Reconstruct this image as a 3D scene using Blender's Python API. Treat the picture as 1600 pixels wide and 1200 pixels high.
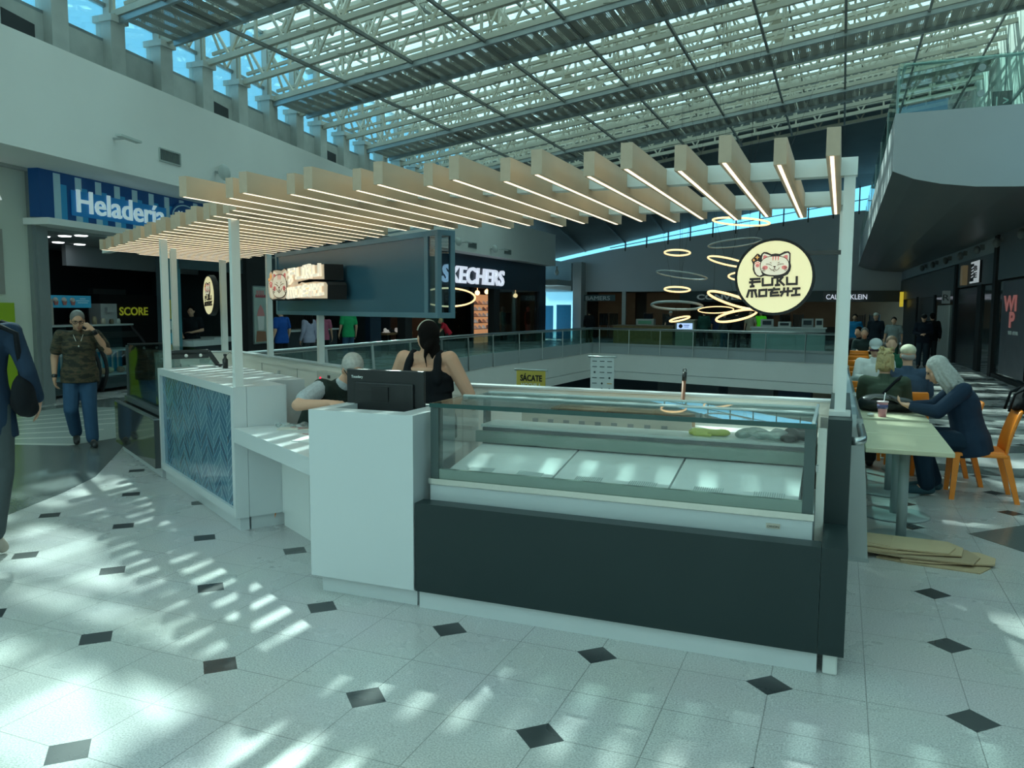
import bpy, bmesh, math, random
from mathutils import Vector, Matrix
random.seed(7)
SC = bpy.context.scene
for _o in list(bpy.data.objects): bpy.data.objects.remove(_o)
COL = SC.collection
R = math.radians

# ---------------------------------------------------------------- camera, world, sun, exposure
# x runs along the front of the kiosk, y into the mall, z up; metres
cam_d = bpy.data.cameras.new('camera'); cam = bpy.data.objects.new('camera', cam_d); COL.objects.link(cam)
cam_d.sensor_width = 36; cam_d.lens = 1249.6/1600*36; cam_d.clip_end = 400
yaw, pitch, roll = -0.389574, 0.0936429, 0.004993
fw = Vector((math.sin(yaw)*math.cos(pitch), math.cos(yaw)*math.cos(pitch), -math.sin(pitch)))
rt = Vector((math.cos(yaw), -math.sin(yaw), 0)); up = rt.cross(fw)
r2 = math.cos(roll)*rt+math.sin(roll)*up; u2 = -math.sin(roll)*rt+math.cos(roll)*up
M4 = Matrix((r2, u2, -fw)).transposed().to_4x4(); M4.translation = (0, 0, 1.7)
cam.matrix_world = M4; SC.camera = cam

w = bpy.data.worlds.new('world'); SC.world = w; w.use_nodes = True
nt = w.node_tree; nt.nodes.clear()
_out = nt.nodes.new('ShaderNodeOutputWorld'); _bg = nt.nodes.new('ShaderNodeBackground')
_tc = nt.nodes.new('ShaderNodeTexCoord'); _sx = nt.nodes.new('ShaderNodeSeparateXYZ'); _cr = nt.nodes.new('ShaderNodeValToRGB')
nt.links.new(_tc.outputs['Generated'], _sx.inputs[0]); nt.links.new(_sx.outputs['Z'], _cr.inputs[0])
nt.links.new(_cr.outputs[0], _bg.inputs[0]); nt.links.new(_bg.outputs[0], _out.inputs[0])
_e = _cr.color_ramp.elements
_e[0].position = 0.0; _e[0].color = (.24, .58, .74, 1)
_e[1].position = 0.75; _e[1].color = (.66, 1.0, .99, 1)
_m = _e.new(.38); _m.color = (.17, .52, .74, 1)
_bg.inputs[1].default_value = 2.2
sun_d = bpy.data.lights.new('sun', 'SUN'); sun = bpy.data.objects.new('sun', sun_d); COL.objects.link(sun)
sun_d.energy = 12.0; sun_d.angle = R(1.0); sun_d.color = (.82, 1.0, .92)
sun.rotation_euler = Vector((-1.65, 1.87, 2.4)).to_track_quat('Z', 'Y').to_euler()
vs = SC.view_settings; vs.view_transform = 'Standard'; vs.look = 'None'; vs.gamma = 1; vs.exposure = 0.0; vs.use_curve_mapping = False
SC.display_settings.display_device = 'sRGB'
cy = SC.cycles
try:
    cy.use_denoising = True; cy.max_bounces = 9; cy.diffuse_bounces = 5; cy.glossy_bounces = 4
    cy.transmission_bounces = 8; cy.transparent_max_bounces = 24; cy.caustics_reflective = False; cy.caustics_refractive = False
    cy.sample_clamp_indirect = 4; cy.blur_glossy = 1.0
except Exception: pass

# ---------------------------------------------------------------- helpers
MATS = {}
def mat(name, col=(.8,.8,.8), rough=.5, metal=0., noise=.06, scale=8., emit=0., spec=.5, bump=0., coat=0.):
    if name in MATS: return MATS[name]
    m = bpy.data.materials.new(name); m.use_nodes = True; n = m.node_tree; b = n.nodes['Principled BSDF']
    b.inputs['Roughness'].default_value = rough; b.inputs['Metallic'].default_value = metal
    b.inputs['Specular IOR Level'].default_value = spec; b.inputs['Coat Weight'].default_value = coat
    tc = n.nodes.new('ShaderNodeTexCoord'); nz = n.nodes.new('ShaderNodeTexNoise'); nz.inputs['Scale'].default_value = scale
    nz.inputs['Detail'].default_value = 3
    mx = n.nodes.new('ShaderNodeMix'); mx.data_type = 'RGBA'
    mx.inputs['A'].default_value = (*[min(1, c*(1-noise)) for c in col], 1); mx.inputs['B'].default_value = (*[min(1, c*(1+noise)) for c in col], 1)
    n.links.new(tc.outputs['Object'], nz.inputs['Vector']); n.links.new(nz.outputs['Fac'], mx.inputs['Factor'])
    n.links.new(mx.outputs['Result'], b.inputs['Base Color'])
    if emit:
        b.inputs['Emission Color'].default_value = (*col, 1); b.inputs['Emission Strength'].default_value = emit
    if bump:
        bp = n.nodes.new('ShaderNodeBump'); bp.inputs['Strength'].default_value = bump; bp.inputs['Distance'].default_value = .01
        n.links.new(nz.outputs['Fac'], bp.inputs['Height']); n.links.new(bp.outputs[0], b.inputs['Normal'])
    MATS[name] = m; return m
def glass(name, tint=(.9,1,.97), gloss=.08, rough=0., milk=0., milkcol=(.8,.9,.9), fres=True):
    if name in MATS: return MATS[name]
    m = bpy.data.materials.new(name); m.use_nodes = True; n = m.node_tree; n.nodes.clear()
    o = n.nodes.new('ShaderNodeOutputMaterial'); t = n.nodes.new('ShaderNodeBsdfTransparent'); t.inputs[0].default_value = (*tint, 1)
    g = n.nodes.new('ShaderNodeBsdfGlossy'); g.inputs['Roughness'].default_value = rough
    mx = n.nodes.new('ShaderNodeMixShader')
    lw = n.nodes.new('ShaderNodeLayerWeight'); lw.inputs[0].default_value = .25
    ml = n.nodes.new('ShaderNodeMath'); ml.operation = 'MULTIPLY_ADD'; ml.inputs[1].default_value = .5; ml.inputs[2].default_value = gloss
    n.links.new(lw.outputs['Fresnel'], ml.inputs[0]); n.links.new(ml.outputs[0], mx.inputs[0])
    n.links.new(t.outputs[0], mx.inputs[1]); n.links.new(g.outputs[0], mx.inputs[2])
    last = mx
    if milk:
        d = n.nodes.new('ShaderNodeBsdfTranslucent'); d.inputs[0].default_value = (*milkcol, 1)
        d2 = n.nodes.new('ShaderNodeBsdfDiffuse'); d2.inputs[0].default_value = (*milkcol, 1)
        a = n.nodes.new('ShaderNodeMixShader'); a.inputs[0].default_value = .5; n.links.new(d.outputs[0], a.inputs[1]); n.links.new(d2.outputs[0], a.inputs[2])
        b = n.nodes.new('ShaderNodeMixShader'); b.inputs[0].default_value = milk
        n.links.new(mx.outputs[0], b.inputs[1]); n.links.new(a.outputs[0], b.inputs[2]); last = b
    n.links.new(last.outputs[0], o.inputs[0]); MATS[name] = m; return m

def tag(o, label=None, cat=None, group=None, kind=None):
    if label: o['label'] = label
    if cat: o['category'] = cat
    if group: o['group'] = group
    if kind: o['kind'] = kind
    return o
def empty(name, loc=(0,0,0), rz=0., label=None, cat=None, group=None):
    o = bpy.data.objects.new(name, None); COL.objects.link(o); o.location = loc; o.rotation_euler = (0,0,rz)
    o.empty_display_size = .1
    return tag(o, label, cat, group)
class MB:
    def __init__(s): s.v = []; s.f = []; s.mi = []; s.sm = []
    def add(s, vs, fs, mi=0, sm=False):
        b = len(s.v); s.v += [tuple(v) for v in vs]
        for f in fs: s.f.append([b+i for i in f]); s.mi.append(mi); s.sm.append(sm)
        return s
    def box(s, c, d, rz=0., mi=0, M=None):
        x, y, z = d[0]/2, d[1]/2, d[2]/2
        P = [Vector((a*x, b*y, e*z)) for e in (-1,1) for b in (-1,1) for a in (-1,1)]
        if M is None: M = Matrix.Rotation(rz, 3, 'Z')
        return s.add([M@p+Vector(c) for p in P], [(0,2,3,1),(4,5,7,6),(0,1,5,4),(2,6,7,3),(0,4,6,2),(1,3,7,5)], mi)
    def bx(s, a, b, mi=0):   # box from min corner to max corner
        return s.box([(a[i]+b[i])/2 for i in range(3)], [abs(b[i]-a[i]) for i in range(3)], mi=mi)
    def prism(s, poly, z0, z1, mi=0):
        n = len(poly)
        ar = sum(poly[i][0]*poly[(i+1)%n][1]-poly[(i+1)%n][0]*poly[i][1] for i in range(n))
        if ar < 0: poly = poly[::-1]
        return s.add([(p[0],p[1],z0) for p in poly]+[(p[0],p[1],z1) for p in poly],
            [list(range(n))[::-1], [n+i for i in range(n)]]+[(i,(i+1)%n,n+(i+1)%n,n+i) for i in range(n)], mi)
    def ext(s, poly, org, ux, uz, dn, mi=0):  # polygon (a,b) in the plane ux,uz at org, pushed along dn
        org, ux, uz, dn = map(Vector, (org, ux, uz, dn)); n = len(poly)
        P = [org+ux*a+uz*b for a, b in poly]; Q = [p+dn for p in P]
        return s.add(P+Q, [list(range(n)), [n+i for i in range(n)][::-1]]+[((i+1)%n, i, n+i, n+(i+1)%n) for i in range(n)], mi)
    def bar(s, p0, p1, w_, h_, mi=0, upv=(0,0,1)):
        p0, p1 = Vector(p0), Vector(p1); d = (p1-p0); L = d.length; d.normalize(); u = Vector(upv)
        if abs(d.dot(u)) > .98: u = Vector((1,0,0))
        sd = d.cross(u).normalized(); u = sd.cross(d)
        P = [p+sd*(a*w_/2)+u*(b*h_/2) for p in (p0,p1) for b in (-1,1) for a in (-1,1)]
        return s.add(P, [(0,1,3,2),(4,6,7,5),(0,4,5,1),(2,3,7,6),(0,2,6,4),(1,5,7,3)], mi)
    def tube(s, pts, r, n=8, mi=0, closed=False):
        pts = [Vector(p) for p in pts]; N = len(pts); rs = r if isinstance(r, (list,tuple)) else [r]*N
        V = []; prev = None
        for i, p in enumerate(pts):
            if closed: d = pts[(i+1)%N]-pts[i-1]
            else: d = pts[min(i+1,N-1)]-pts[max(i-1,0)]
            d.normalize()
            a = prev if prev is not None else (Vector((0,0,1)) if abs(d.z) < .9 else Vector((1,0,0)))
            a = (a-d*a.dot(d)).normalized(); prev = a; b = d.cross(a)
            V += [p+(a*math.cos(2*math.pi*k/n)+b*math.sin(2*math.pi*k/n))*rs[i] for k in range(n)]
        F = [(i*n+k, i*n+(k+1)%n, ((i+1)%N)*n+(k+1)%n, ((i+1)%N)*n+k) for i in range(N if closed else N-1) for k in range(n)]
        s.add(V, F, mi, True)
        if not closed:
            b0 = len(s.v)-len(V); s.f += [[b0+k for k in range(n)][::-1], [b0+(N-1)*n+k for k in range(n)]]; s.mi += [mi,mi]; s.sm += [False,False]
        return s
    def lathe(s, prof, c=(0,0,0), n=24, mi=0, sm=True):
        V = [(c[0]+r*math.cos(2*math.pi*k/n), c[1]+r*math.sin(2*math.pi*k/n), c[2]+z) for r, z in prof for k in range(n)]
        F = [(i*n+k, i*n+(k+1)%n, (i+1)*n+(k+1)%n, (i+1)*n+k) for i in range(len(prof)-1) for k in range(n)]
        F += [[k for k in range(n)][::-1], [(len(prof)-1)*n+k for k in range(n)]]
        return s.add(V, F, mi, sm)
    def ell(s, c, r, M=None, n=12, mi=0):
        M = M or Matrix.Identity(3); c = Vector(c); V = []; m = n*2
        for i in range(1, n):
            t = math.pi*i/n
            V += [c+M@Vector((r[0]*math.sin(t)*math.cos(2*math.pi*k/m), r[1]*math.sin(t)*math.sin(2*math.pi*k/m), r[2]*math.cos(t))) for k in range(m)]
        V += [c+M@Vector((0,0,r[2])), c+M@Vector((0,0,-r[2]))]; T = (n-1)*m
        F = [(i*m+k, (i+1)*m+k, (i+1)*m+(k+1)%m, i*m+(k+1)%m) for i in range(n-2) for k in range(m)]
        F += [(T, k, (k+1)%m) for k in range(m)]+[(T+1, (n-2)*m+(k+1)%m, (n-2)*m+k) for k in range(m)]
        return s.add(V, F, mi, True)
    def cap(s, p0, p1, r0, r1, n=10, mi=0):   # tapered capsule
        p0, p1 = Vector(p0), Vector(p1); d = p1-p0; L = max(d.length, 1e-5); d = d/L
        pts = []; rs = []
        for t in (80, 55, 30, 0): pts.append(p0-d*r0*math.sin(R(t))); rs.append(r0*math.cos(R(t)))
        for t in (0, 30, 55, 80): pts.append(p1+d*r1*math.sin(R(t))); rs.append(r1*math.cos(R(t)))
        return s.tube(pts, rs, n, mi)
    def loft(s, rings, n=20, mi=0):  # rings: (center, rx, ry, xdir, ydir)
        V = []
        for c, rx, ry, xd, yd in rings:
            c, xd, yd = Vector(c), Vector(xd), Vector(yd)
            V += [c+xd*rx*math.cos(2*math.pi*k/n)+yd*ry*math.sin(2*math.pi*k/n) for k in range(n)]
        N = len(rings)
        F = [(i*n+k, i*n+(k+1)%n, (i+1)*n+(k+1)%n, (i+1)*n+k) for i in range(N-1) for k in range(n)]
        F += [[k for k in range(n)][::-1], [(N-1)*n+k for k in range(n)]]
        return s.add(V, F, mi, True)
    def make(s, name, mats, parent=None, bevel=0., recalc=True, **kw):
        me = bpy.data.meshes.new(name); me.from_pydata(s.v, [], s.f)
        for p, i, q in zip(me.polygons, s.mi, s.sm): p.material_index = i; p.use_smooth = q
        for m in (mats if isinstance(mats, (list,tuple)) else [mats]): me.materials.append(m)
        if recalc:
            bm = bmesh.new(); bm.from_mesh(me); bmesh.ops.recalc_face_normals(bm, faces=bm.faces); bm.to_mesh(me); bm.free()
        o = bpy.data.objects.new(name, me); COL.objects.link(o)
        if parent: o.parent = parent
        if bevel:
            b = o.modifiers.new('bevel', 'BEVEL'); b.width = bevel; b.segments = 2; b.limit_method = 'ANGLE'
        if kw: tag(o, **kw)
        return o
def copy_tree(o, parent=None):
    c = o.copy(); COL.objects.link(c); c.parent = parent
    for ch in list(o.children): copy_tree(ch, c)
    return c
ORD = ['first','second','third','fourth','fifth','sixth','seventh','eighth','ninth','tenth','eleventh','twelfth','thirteenth','fourteenth','fifteenth','sixteenth','seventeenth','eighteenth','nineteenth','twentieth','twenty-first','twenty-second','twenty-third','twenty-fourth','twenty-fifth','twenty-sixth','twenty-seventh','twenty-eighth']
def text(name, s, org, ux, uz, h, dep, m, parent=None, width=None, bold=0., shear=0., spacing=1., **kw):
    """letters as a real mesh: baseline starts at org, runs along ux, uz is up, capital height h, thickness dep towards the viewer"""
    cu = bpy.data.curves.new(name, 'FONT'); cu.body = s; cu.size = 1; cu.extrude = .5; cu.offset = bold; cu.shear = shear
    cu.space_character = spacing; cu.resolution_u = 3
    t = bpy.data.objects.new(name+'_src', cu); COL.objects.link(t)
    bpy.context.view_layer.update()
    me = bpy.data.meshes.new_from_object(t.evaluated_get(bpy.context.evaluated_depsgraph_get())); bpy.data.objects.remove(t); bpy.data.curves.remove(cu)
    ys = [v.co.y for v in me.vertices]; xs = [v.co.x for v in me.vertices]
    caph = .72; x0, x1 = min(xs), max(xs)
    ux, uz = Vector(ux).normalized(), Vector(uz).normalized(); nn = ux.cross(uz)
    k = h/caph; kx = (width/(x1-x0)) if width else k
    for v in me.vertices:
        x, y, z = v.co; v.co = ux*((x-x0)*kx)+uz*(y*k)+nn*((z+.5)*dep)
    o = bpy.data.objects.new(name, me); COL.objects.link(o); me.materials.clear(); me.materials.append(m)
    if parent: o.parent = parent; o.location = Vector(org)-(Vector(parent.location) if parent.type == 'EMPTY' else Vector((0,0,0)))
    else: o.location = org
    if kw: tag(o, **kw)
    return o
def rel(p, e): return Vector(p)-e.location

# ---------------------------------------------------------------- materials
white = mat('white_laminate', (.58,.62,.635), .28, noise=.015, scale=2)
cream = mat('cream_panel', (.88,.86,.80), .4, noise=.02, scale=2)
whitemetal = mat('white_paint_metal', (.68,.70,.68), .35, noise=.02)
charcoal = mat('charcoal_laminate', (.016,.030,.032), .42, noise=.06, scale=3, spec=.3)
charmirror = mat('charcoal_gloss', (.045,.05,.05), .06, noise=.1, scale=3, spec=.8)
black = mat('black_plastic', (.012,.014,.016), .35)
blackmat = mat('black_matte', (.012,.013,.015), .8)
steel = mat('brushed_steel', (.55,.58,.58), .28, metal=1, noise=.1, scale=30)
steeld = mat('grey_steel', (.30,.34,.35), .4, metal=.7, noise=.1, scale=12)
alu = mat('aluminium_frame', (.42,.46,.46), .38, metal=.6, noise=.05)
plaster = mat('painted_plaster', (.84,.84,.82), .75, noise=.03, scale=1.5)
plasterg = mat('grey_plaster', (.36,.41,.43), .8, noise=.04, scale=1.5)
plasterl = mat('light_grey_plaster', (.42,.43,.44), .8, noise=.04, scale=1.5)
concrete = mat('raw_concrete', (.42,.44,.42), .85, noise=.22, scale=3, bump=.2)
truss_m = mat('cream_steel_paint', (.40,.39,.33), .5, noise=.14, scale=4)
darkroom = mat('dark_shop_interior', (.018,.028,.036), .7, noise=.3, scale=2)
shopgrey = mat('shopfront_grey', (.07,.085,.09), .5, noise=.1, scale=2)
clear = glass('clear_glass', (.975,.992,.988), .025)
railglass = glass('railing_glass', (.62,.80,.78), .05)
roofglass = glass('roof_glass', (.86,.98,.96), .02, milk=.36, milkcol=(.86,.97,.97))
winglass = glass('clerestory_glass', (.80,.94,.98), .03)
tealglass = glass('shop_glass', (.70,.84,.86), .04)
warmled = mat('warm_led', (1.0,.84,.60), .4, emit=1.7, noise=0)
ledwhite = mat('white_led', (.95,.98,1.0), .4, emit=6, noise=0)
orange = mat('orange_plastic', (.90,.25,.02), .35, noise=.03)
tabletop = mat('pale_table_laminate', (.62,.60,.42), .4, noise=.03, scale=5)
pedestal = mat('grey_pedestal_paint', (.34,.40,.41), .35, noise=.04)
card = mat('corrugated_cardboard', (.50,.37,.22), .85, noise=.12, scale=10)
ink = mat('dark_brown_ink', (.035,.018,.015), .5)
# ---------------------------------------------------------------- floor
def floor_mat():
    m = bpy.data.materials.new('terrazzo_floor'); m.use_nodes = True; n = m.node_tree; b = n.nodes['Principled BSDF']
    tc = n.nodes.new('ShaderNodeTexCoord'); L = n.links.new
    def math_(op, a, b_=None, c=None):
        q = n.nodes.new('ShaderNodeMath'); q.operation = op
        for i, v in enumerate((a, b_, c)):
            if v is None: continue
            if isinstance(v, (int, float)): q.inputs[i].default_value = v
            else: L(v, q.inputs[i])
        return q.outputs[0]
    sx = n.nodes.new('ShaderNodeSeparateXYZ'); L(tc.outputs['Object'], sx.inputs[0])
    S = .813
    u = math_('DIVIDE', math_('SUBTRACT', sx.outputs[0], -5.117), S); v = math_('DIVIDE', math_('SUBTRACT', sx.outputs[1], 3.685), S)
    fu = math_('ABSOLUTE', math_('SUBTRACT', u, math_('ROUND', u))); fv = math_('ABSOLUTE', math_('SUBTRACT', v, math_('ROUND', v)))
    dia = math_('LESS_THAN', math_('ADD', fu, fv), .128)
    u2 = math_('MULTIPLY', u, 2); v2 = math_('MULTIPLY', v, 2)
    ju = math_('LESS_THAN', math_('ABSOLUTE', math_('SUBTRACT', u2, math_('ROUND', u2))), .0055)
    jv = math_('LESS_THAN', math_('ABSOLUTE', math_('SUBTRACT', v2, math_('ROUND', v2))), .0055)
    jn = math_('MAXIMUM', ju, jv)
    nz = n.nodes.new('ShaderNodeTexNoise'); nz.inputs['Scale'].default_value = 130; nz.inputs['Detail'].default_value = 4; L(tc.outputs['Object'], nz.inputs['Vector'])
    n2 = n.nodes.new('ShaderNodeTexNoise'); n2.inputs['Scale'].default_value = 1.4; n2.inputs['Detail'].default_value = 5; L(tc.outputs['Object'], n2.inputs['Vector'])
    cr = n.nodes.new('ShaderNodeValToRGB'); L(nz.outputs['Fac'], cr.inputs[0])
    cr.color_ramp.elements[0].position = .32; cr.color_ramp.elements[0].color = (.34,.345,.345,1)
    cr.color_ramp.elements[1].position = .62; cr.color_ramp.elements[1].color = (.60,.60,.60,1)
    mx = n.nodes.new('ShaderNodeMix'); mx.data_type = 'RGBA'; mx.blend_type = 'MULTIPLY'; mx.inputs['Factor'].default_value = .14
    L(cr.outputs[0], mx.inputs['A']); L(n2.outputs['Color'], mx.inputs['B'])
    m2 = n.nodes.new('ShaderNodeMix'); m2.data_type = 'RGBA'; L(math_('MULTIPLY', jn, .55), m2.inputs['Factor']); L(mx.outputs['Result'], m2.inputs['A']); m2.inputs['B'].default_value = (.07,.07,.065,1)
    m3 = n.nodes.new('ShaderNodeMix'); m3.data_type = 'RGBA'; L(dia, m3.inputs['Factor']); L(m2.outputs['Result'], m3.inputs['A']); m3.inputs['B'].default_value = (.035,.042,.046,1)
    L(m3.outputs['Result'], b.inputs['Base Color'])
    rr = math_('MULTIPLY_ADD', n2.outputs['Fac'], .3, .13); L(rr, b.inputs['Roughness'])
    b.inputs['Specular IOR Level'].default_value = .5
    return m
FLOOR = floor_mat()
A_, B_, C_, D_, E_, F_ = (.12,6.05), (-2.9,6.05), (-9.5,10.15), (-10.2,22.5), (-9.7,32.5), (-.08,29.4)
fb = MB()
for poly in ([(-22,-12),(6.5,-12),(6.5,6.05),A_,B_,C_,(-22,10.15)], [(-22,10.15),C_,D_,(-22,22.5)], [(-22,22.5),D_,E_,(-22,32.5)],
             [A_,(6.5,6.05),(6.5,29.4),F_], [(-22,32.5),E_,F_,(6.5,29.4),(6.5,50),(-22,50)]):
    fb.prism(poly, -.35, 0)
fb.make('floor', FLOOR, kind='structure')
inl_d = mat('dark_terrazzo', (.13,.15,.15), .2, noise=.2, scale=60)
inl_l = mat('pale_terrazzo', (.60,.61,.56), .2, noise=.1, scale=60)
inl_g = mat('mid_terrazzo', (.36,.40,.39), .2, noise=.15, scale=60)
fi = MB()
fi.prism([(-6.1,4.0),(-6.54,5.1),(-6.87,5.73),(-7.9,6.95),(-9.4,8.6),(-11.9,11.1),(-12.6,11.0),(-12.2,7),(-11.8,2.5),(-7,2.5)], .0005, .002, 0)
fi.prism([(-9.75,6.6),(-8.7,6.9),(-8.68,7.65),(-10.9,10.1),(-12.1,9.6),(-11.9,7.4)], .002, .0035, 1)
for k in range(7):   # pale strips across the inlay
    t = k/6
    a = Vector((-9.75,6.6)).lerp(Vector((-11.9,7.6)), t); b = Vector((-8.7,7.0)).lerp(Vector((-10.9,10.1)), t)
    fi.bar((a.x,a.y,.004), (b.x,b.y,.004), .07, .002, 2)
# right corridor zig-zag bands
fi.prism([(.96,6.88),(1.41,7.34),(3.9,8.4),(3.9,7.2),(1.26,6.5)], .0005, .002, 0)
for k in range(9):
    y = 9.55+k*1.55
    fi.prism([(1.0,y),(1.75,y-.12),(3.6,y+.75),(3.6,y+1.3),(1.75,y+.42),(.9,y+.42)], .0005, .002, 0)
fi.make('floor_inlay', [inl_d, inl_g, inl_l], kind='structure')

# void edge: grey band, white parapet of the level below, and the lower level itself
edges = [(A_,F_),(F_,E_),(E_,D_),(D_,C_),(C_,B_),(B_,A_)]
cen = Vector((-5,18))
def inward(a, b):
    d = (Vector(b)-Vector(a)).normalized(); n_ = Vector((-d.y, d.x))
    return n_ if n_.dot(cen-(Vector(a)+Vector(b))/2) > 0 else -n_
vb, vw = MB(), MB()
for a, b in edges:
    n_ = inward(a,b); a3 = Vector((*a,0)); b3 = Vector((*b,0)); q = Vector((n_.x,n_.y,0))
    if (a,b) not in ((C_,B_),(B_,A_)):
        vb.bar(a3+q*.03+Vector((0,0,.10)), b3+q*.03+Vector((0,0,.10)), .06, .42)
    else: vb.bar(a3+q*.03+Vector((0,0,-.06)), b3+q*.03+Vector((0,0,-.06)), .06, .1)
    vw.bar(a3+q*.02+Vector((0,0,-.47)), b3+q*.02+Vector((0,0,-.47)), .04, .72)
    vw.bar(a3-q*1.4+Vector((0,0,-1.0)), b3-q*1.4+Vector((0,0,-1.0)), 2.9, .3)
vb.make('trim_1', plasterg, kind='structure'); vw.make('trim_2', plaster, kind='structure')
lo = MB(); lo.bx((-22,2,-4.7), (6.5,50,-4.6)); lo.make('floor_lower', mat('lower_floor_tile', (.22,.24,.24), .3, noise=.2, scale=1), kind='structure')
lw_ = MB(); lw_.bx((-22,36,-4.6), (6.5,36.3,-1.15)); lw_.bx((-14.5,2,-4.6), (-14.2,36,-1.15)); lw_.bx((3.4,2,-4.6), (3.7,36,-1.15)); lw_.bx((-22,1.7,-4.6),(6.5,2,-.4))
lw_.make('wall_lower', mat('lower_shop_dark', (.05,.07,.085), .5, noise=.4, scale=.6), kind='structure')
# lower-level shop windows seen between the parapet and the kiosk wall
for x0, x1, c in ((-7.6,-4.9,(.12,.14,.15)),(-4.5,-2.6,(.28,.27,.26)),(-2.4,-1.1,(.05,.09,.16)),(-1.0,.4,(.62,.42,.26))):
    b = MB(); b.bx((x0,35.9,-3.9),(x1,35.98,-1.25)); b.make('window_1', mat('lower_window_%.2f'%c[0], c, .4, noise=.3, scale=1), kind='structure')

# ---------------------------------------------------------------- left wall: bulkhead over the shops, clerestory columns and windows
FX = [(-11.0,-12),(-10.95,2),(-11.02,7.6),(-11.2,8.6),(-11.47,10),(-12.0,13),(-13.2,20),(-14.15,28),(-14.3,34),(-14.35,41)]
def fx(y):
    for (x0,y0),(x1,y1) in zip(FX, FX[1:]):
        if y <= y1: return x0+(x1-x0)*(y-y0)/(y1-y0)
    return FX[-1][0]
def band(pts, off, z0, z1, mb, mi=0, flip=0):
    P = [(x-off, y) for x, y in pts]; n = len(P)
    mb.add([(x,y,z0) for x,y in P]+[(x,y,z1) for x,y in P], [(i,i+1,n+i+1,n+i) for i in range(n-1)], mi)
fa = MB(); band(FX, 0, 4.0, 5.66, fa); band(FX, .25, 4.0, 5.66, fa)
for z in (4.0, 5.66):
    n = len(FX); fa.add([(x,y,z) for x,y in FX]+[(x-(.25 if z > 5 else 2.4),y,z) for x,y in FX], [(i,i+1,n+i+1,n+i) for i in range(n-1)])
fa.bx((-14.6,40.96,4.0),(-14.35,41,5.66))
fa.make('wall_left', plaster, kind='structure')
LY = [8.75+1.42*k for k in range(-14, 19)]
def cx(y): return fx(y)-1.25
cw = MB(); gl = MB(); fr = MB()
for i, y in enumerate(LY):
    x = cx(y)
    if i+1 < len(LY):
        y1 = LY[i+1]; x1 = cx(y1); d = 0.17
        cw.bar((x-.1,y,5.3),(x1-.1,y1,5.3), .12, 2.7)            # concrete sill panel up to 6.65
        if (i-14) % 4 == 0 : fr.bar((x-.02,y+.3,6.1),(x1-.02,y1-.3,6.1), .06, .62, 1)
        for z0, z1 in ((6.68,7.3),(7.38,8.7)):
            gl.bar((x-.1,y,(z0+z1)/2),(x1-.1,y1,(z0+z1)/2), .02, z1-z0)
        for z in (6.67,7.34,8.72): fr.bar((x-.08,y,z),(x1-.08,y1,z), .08, .07)
cw.make('wall_clerestory', concrete, kind='structure')
gl.make('window_2', winglass, kind='structure'); fr.make('window_frame_1', [steeld, mat('louvre_dark', (.03,.035,.04), .7)], kind='structure')
P_ = None
for i, y in enumerate(LY):
    if y < 5: continue
    c = MB(); x = cx(y); c.bx((x-.18,y-.16,4.1),(x+.2,y+.16,7.12)); c.bx((x-.1,y-.06,7.12),(x+.06,y+.06,8.8))
    c.bx((x-.22,y-.2,7.0),(x+.26,y+.2,7.12))
    c.make('wall_column', concrete, kind='structure')

# ---------------------------------------------------------------- roof: sloping glazed roof on steel trusses with catwalks
def zb(x): return 7.12+.138*(x+13.2)
XR = 4.1
rg = MB(); rb = MB()
for y, y1 in list(zip(LY, LY[1:]))+[(LY[-1], 34.6)]:
    xa, xb = cx(y)-.35, cx(min(y1,34))-.35
    rg.add([(xa,y,zb(xa)+1.75),(XR+.3,y,zb(XR+.3)+1.75),(XR+.3,y1,zb(XR+.3)+1.75),(xb,y1,zb(xb)+1.75)], [(0,1,2,3)])
    rb.bar((xa,y,zb(xa)+1.68),(XR,y,zb(XR)+1.68), .15, .10)
rg.make('ceiling_glass', roofglass, kind='structure', recalc=False)
k = 0; x = -15.4
while x < XR:
    ys_ = next((y for y in LY if cx(y) < x+.1), 34)
    if ys_ < 33: rb.bar((x,ys_,zb(x)+1.70),(x,34,zb(x)+1.70), .34 if k%3==0 else .07, .05)
    x += 1.1; k += 1
rb.make('ceiling_beams', truss_m, kind='structure')
def truss(y, num):
    b = MB(); xa = cx(y)+.1; n = int((XR-xa)/1.42); st = (XR-xa)/n; H = 1.25
    b.bar((xa,y,zb(xa)),(XR,y,zb(XR)), .11, .12); b.bar((xa,y,zb(xa)+H),(XR,y,zb(XR)+H), .09, .10)
    b.bar((xa,y+.28,zb(xa)+.3),(XR,y+.28,zb(XR)+.3), .06, .07)
    for j in range(n+1):
        x = xa+j*st
        b.bar((x,y,zb(x)),(x,y,zb(x)+H), .06, .06)
        if j < n:
            xm = x+st/2; b.bar((x,y,zb(x)+H),(xm,y,zb(xm)), .055, .055); b.bar((xm,y,zb(xm)),(x+st,y,zb(x+st)+H), .055, .055)
        if j % 2 == 0:
            b.bar((x,y,zb(x)+H),(x,y+.71,zb(x)+.1), .045, .045); b.bar((x,y+1.42,zb(x)+H),(x,y+.71,zb(x)+.1), .045, .045)
            b.box((x,y,zb(x)-.02), (.2,.16,.05))
    return b.make('roof_truss', truss_m, label='cream steel roof truss, %s counted from the far end of the glass roof'%ORD[num], cat='truss', group='trusses under the glass roof')
for i, y in enumerate(LY):
    if y > -3: truss(y, len(LY)-1-i)
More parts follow.
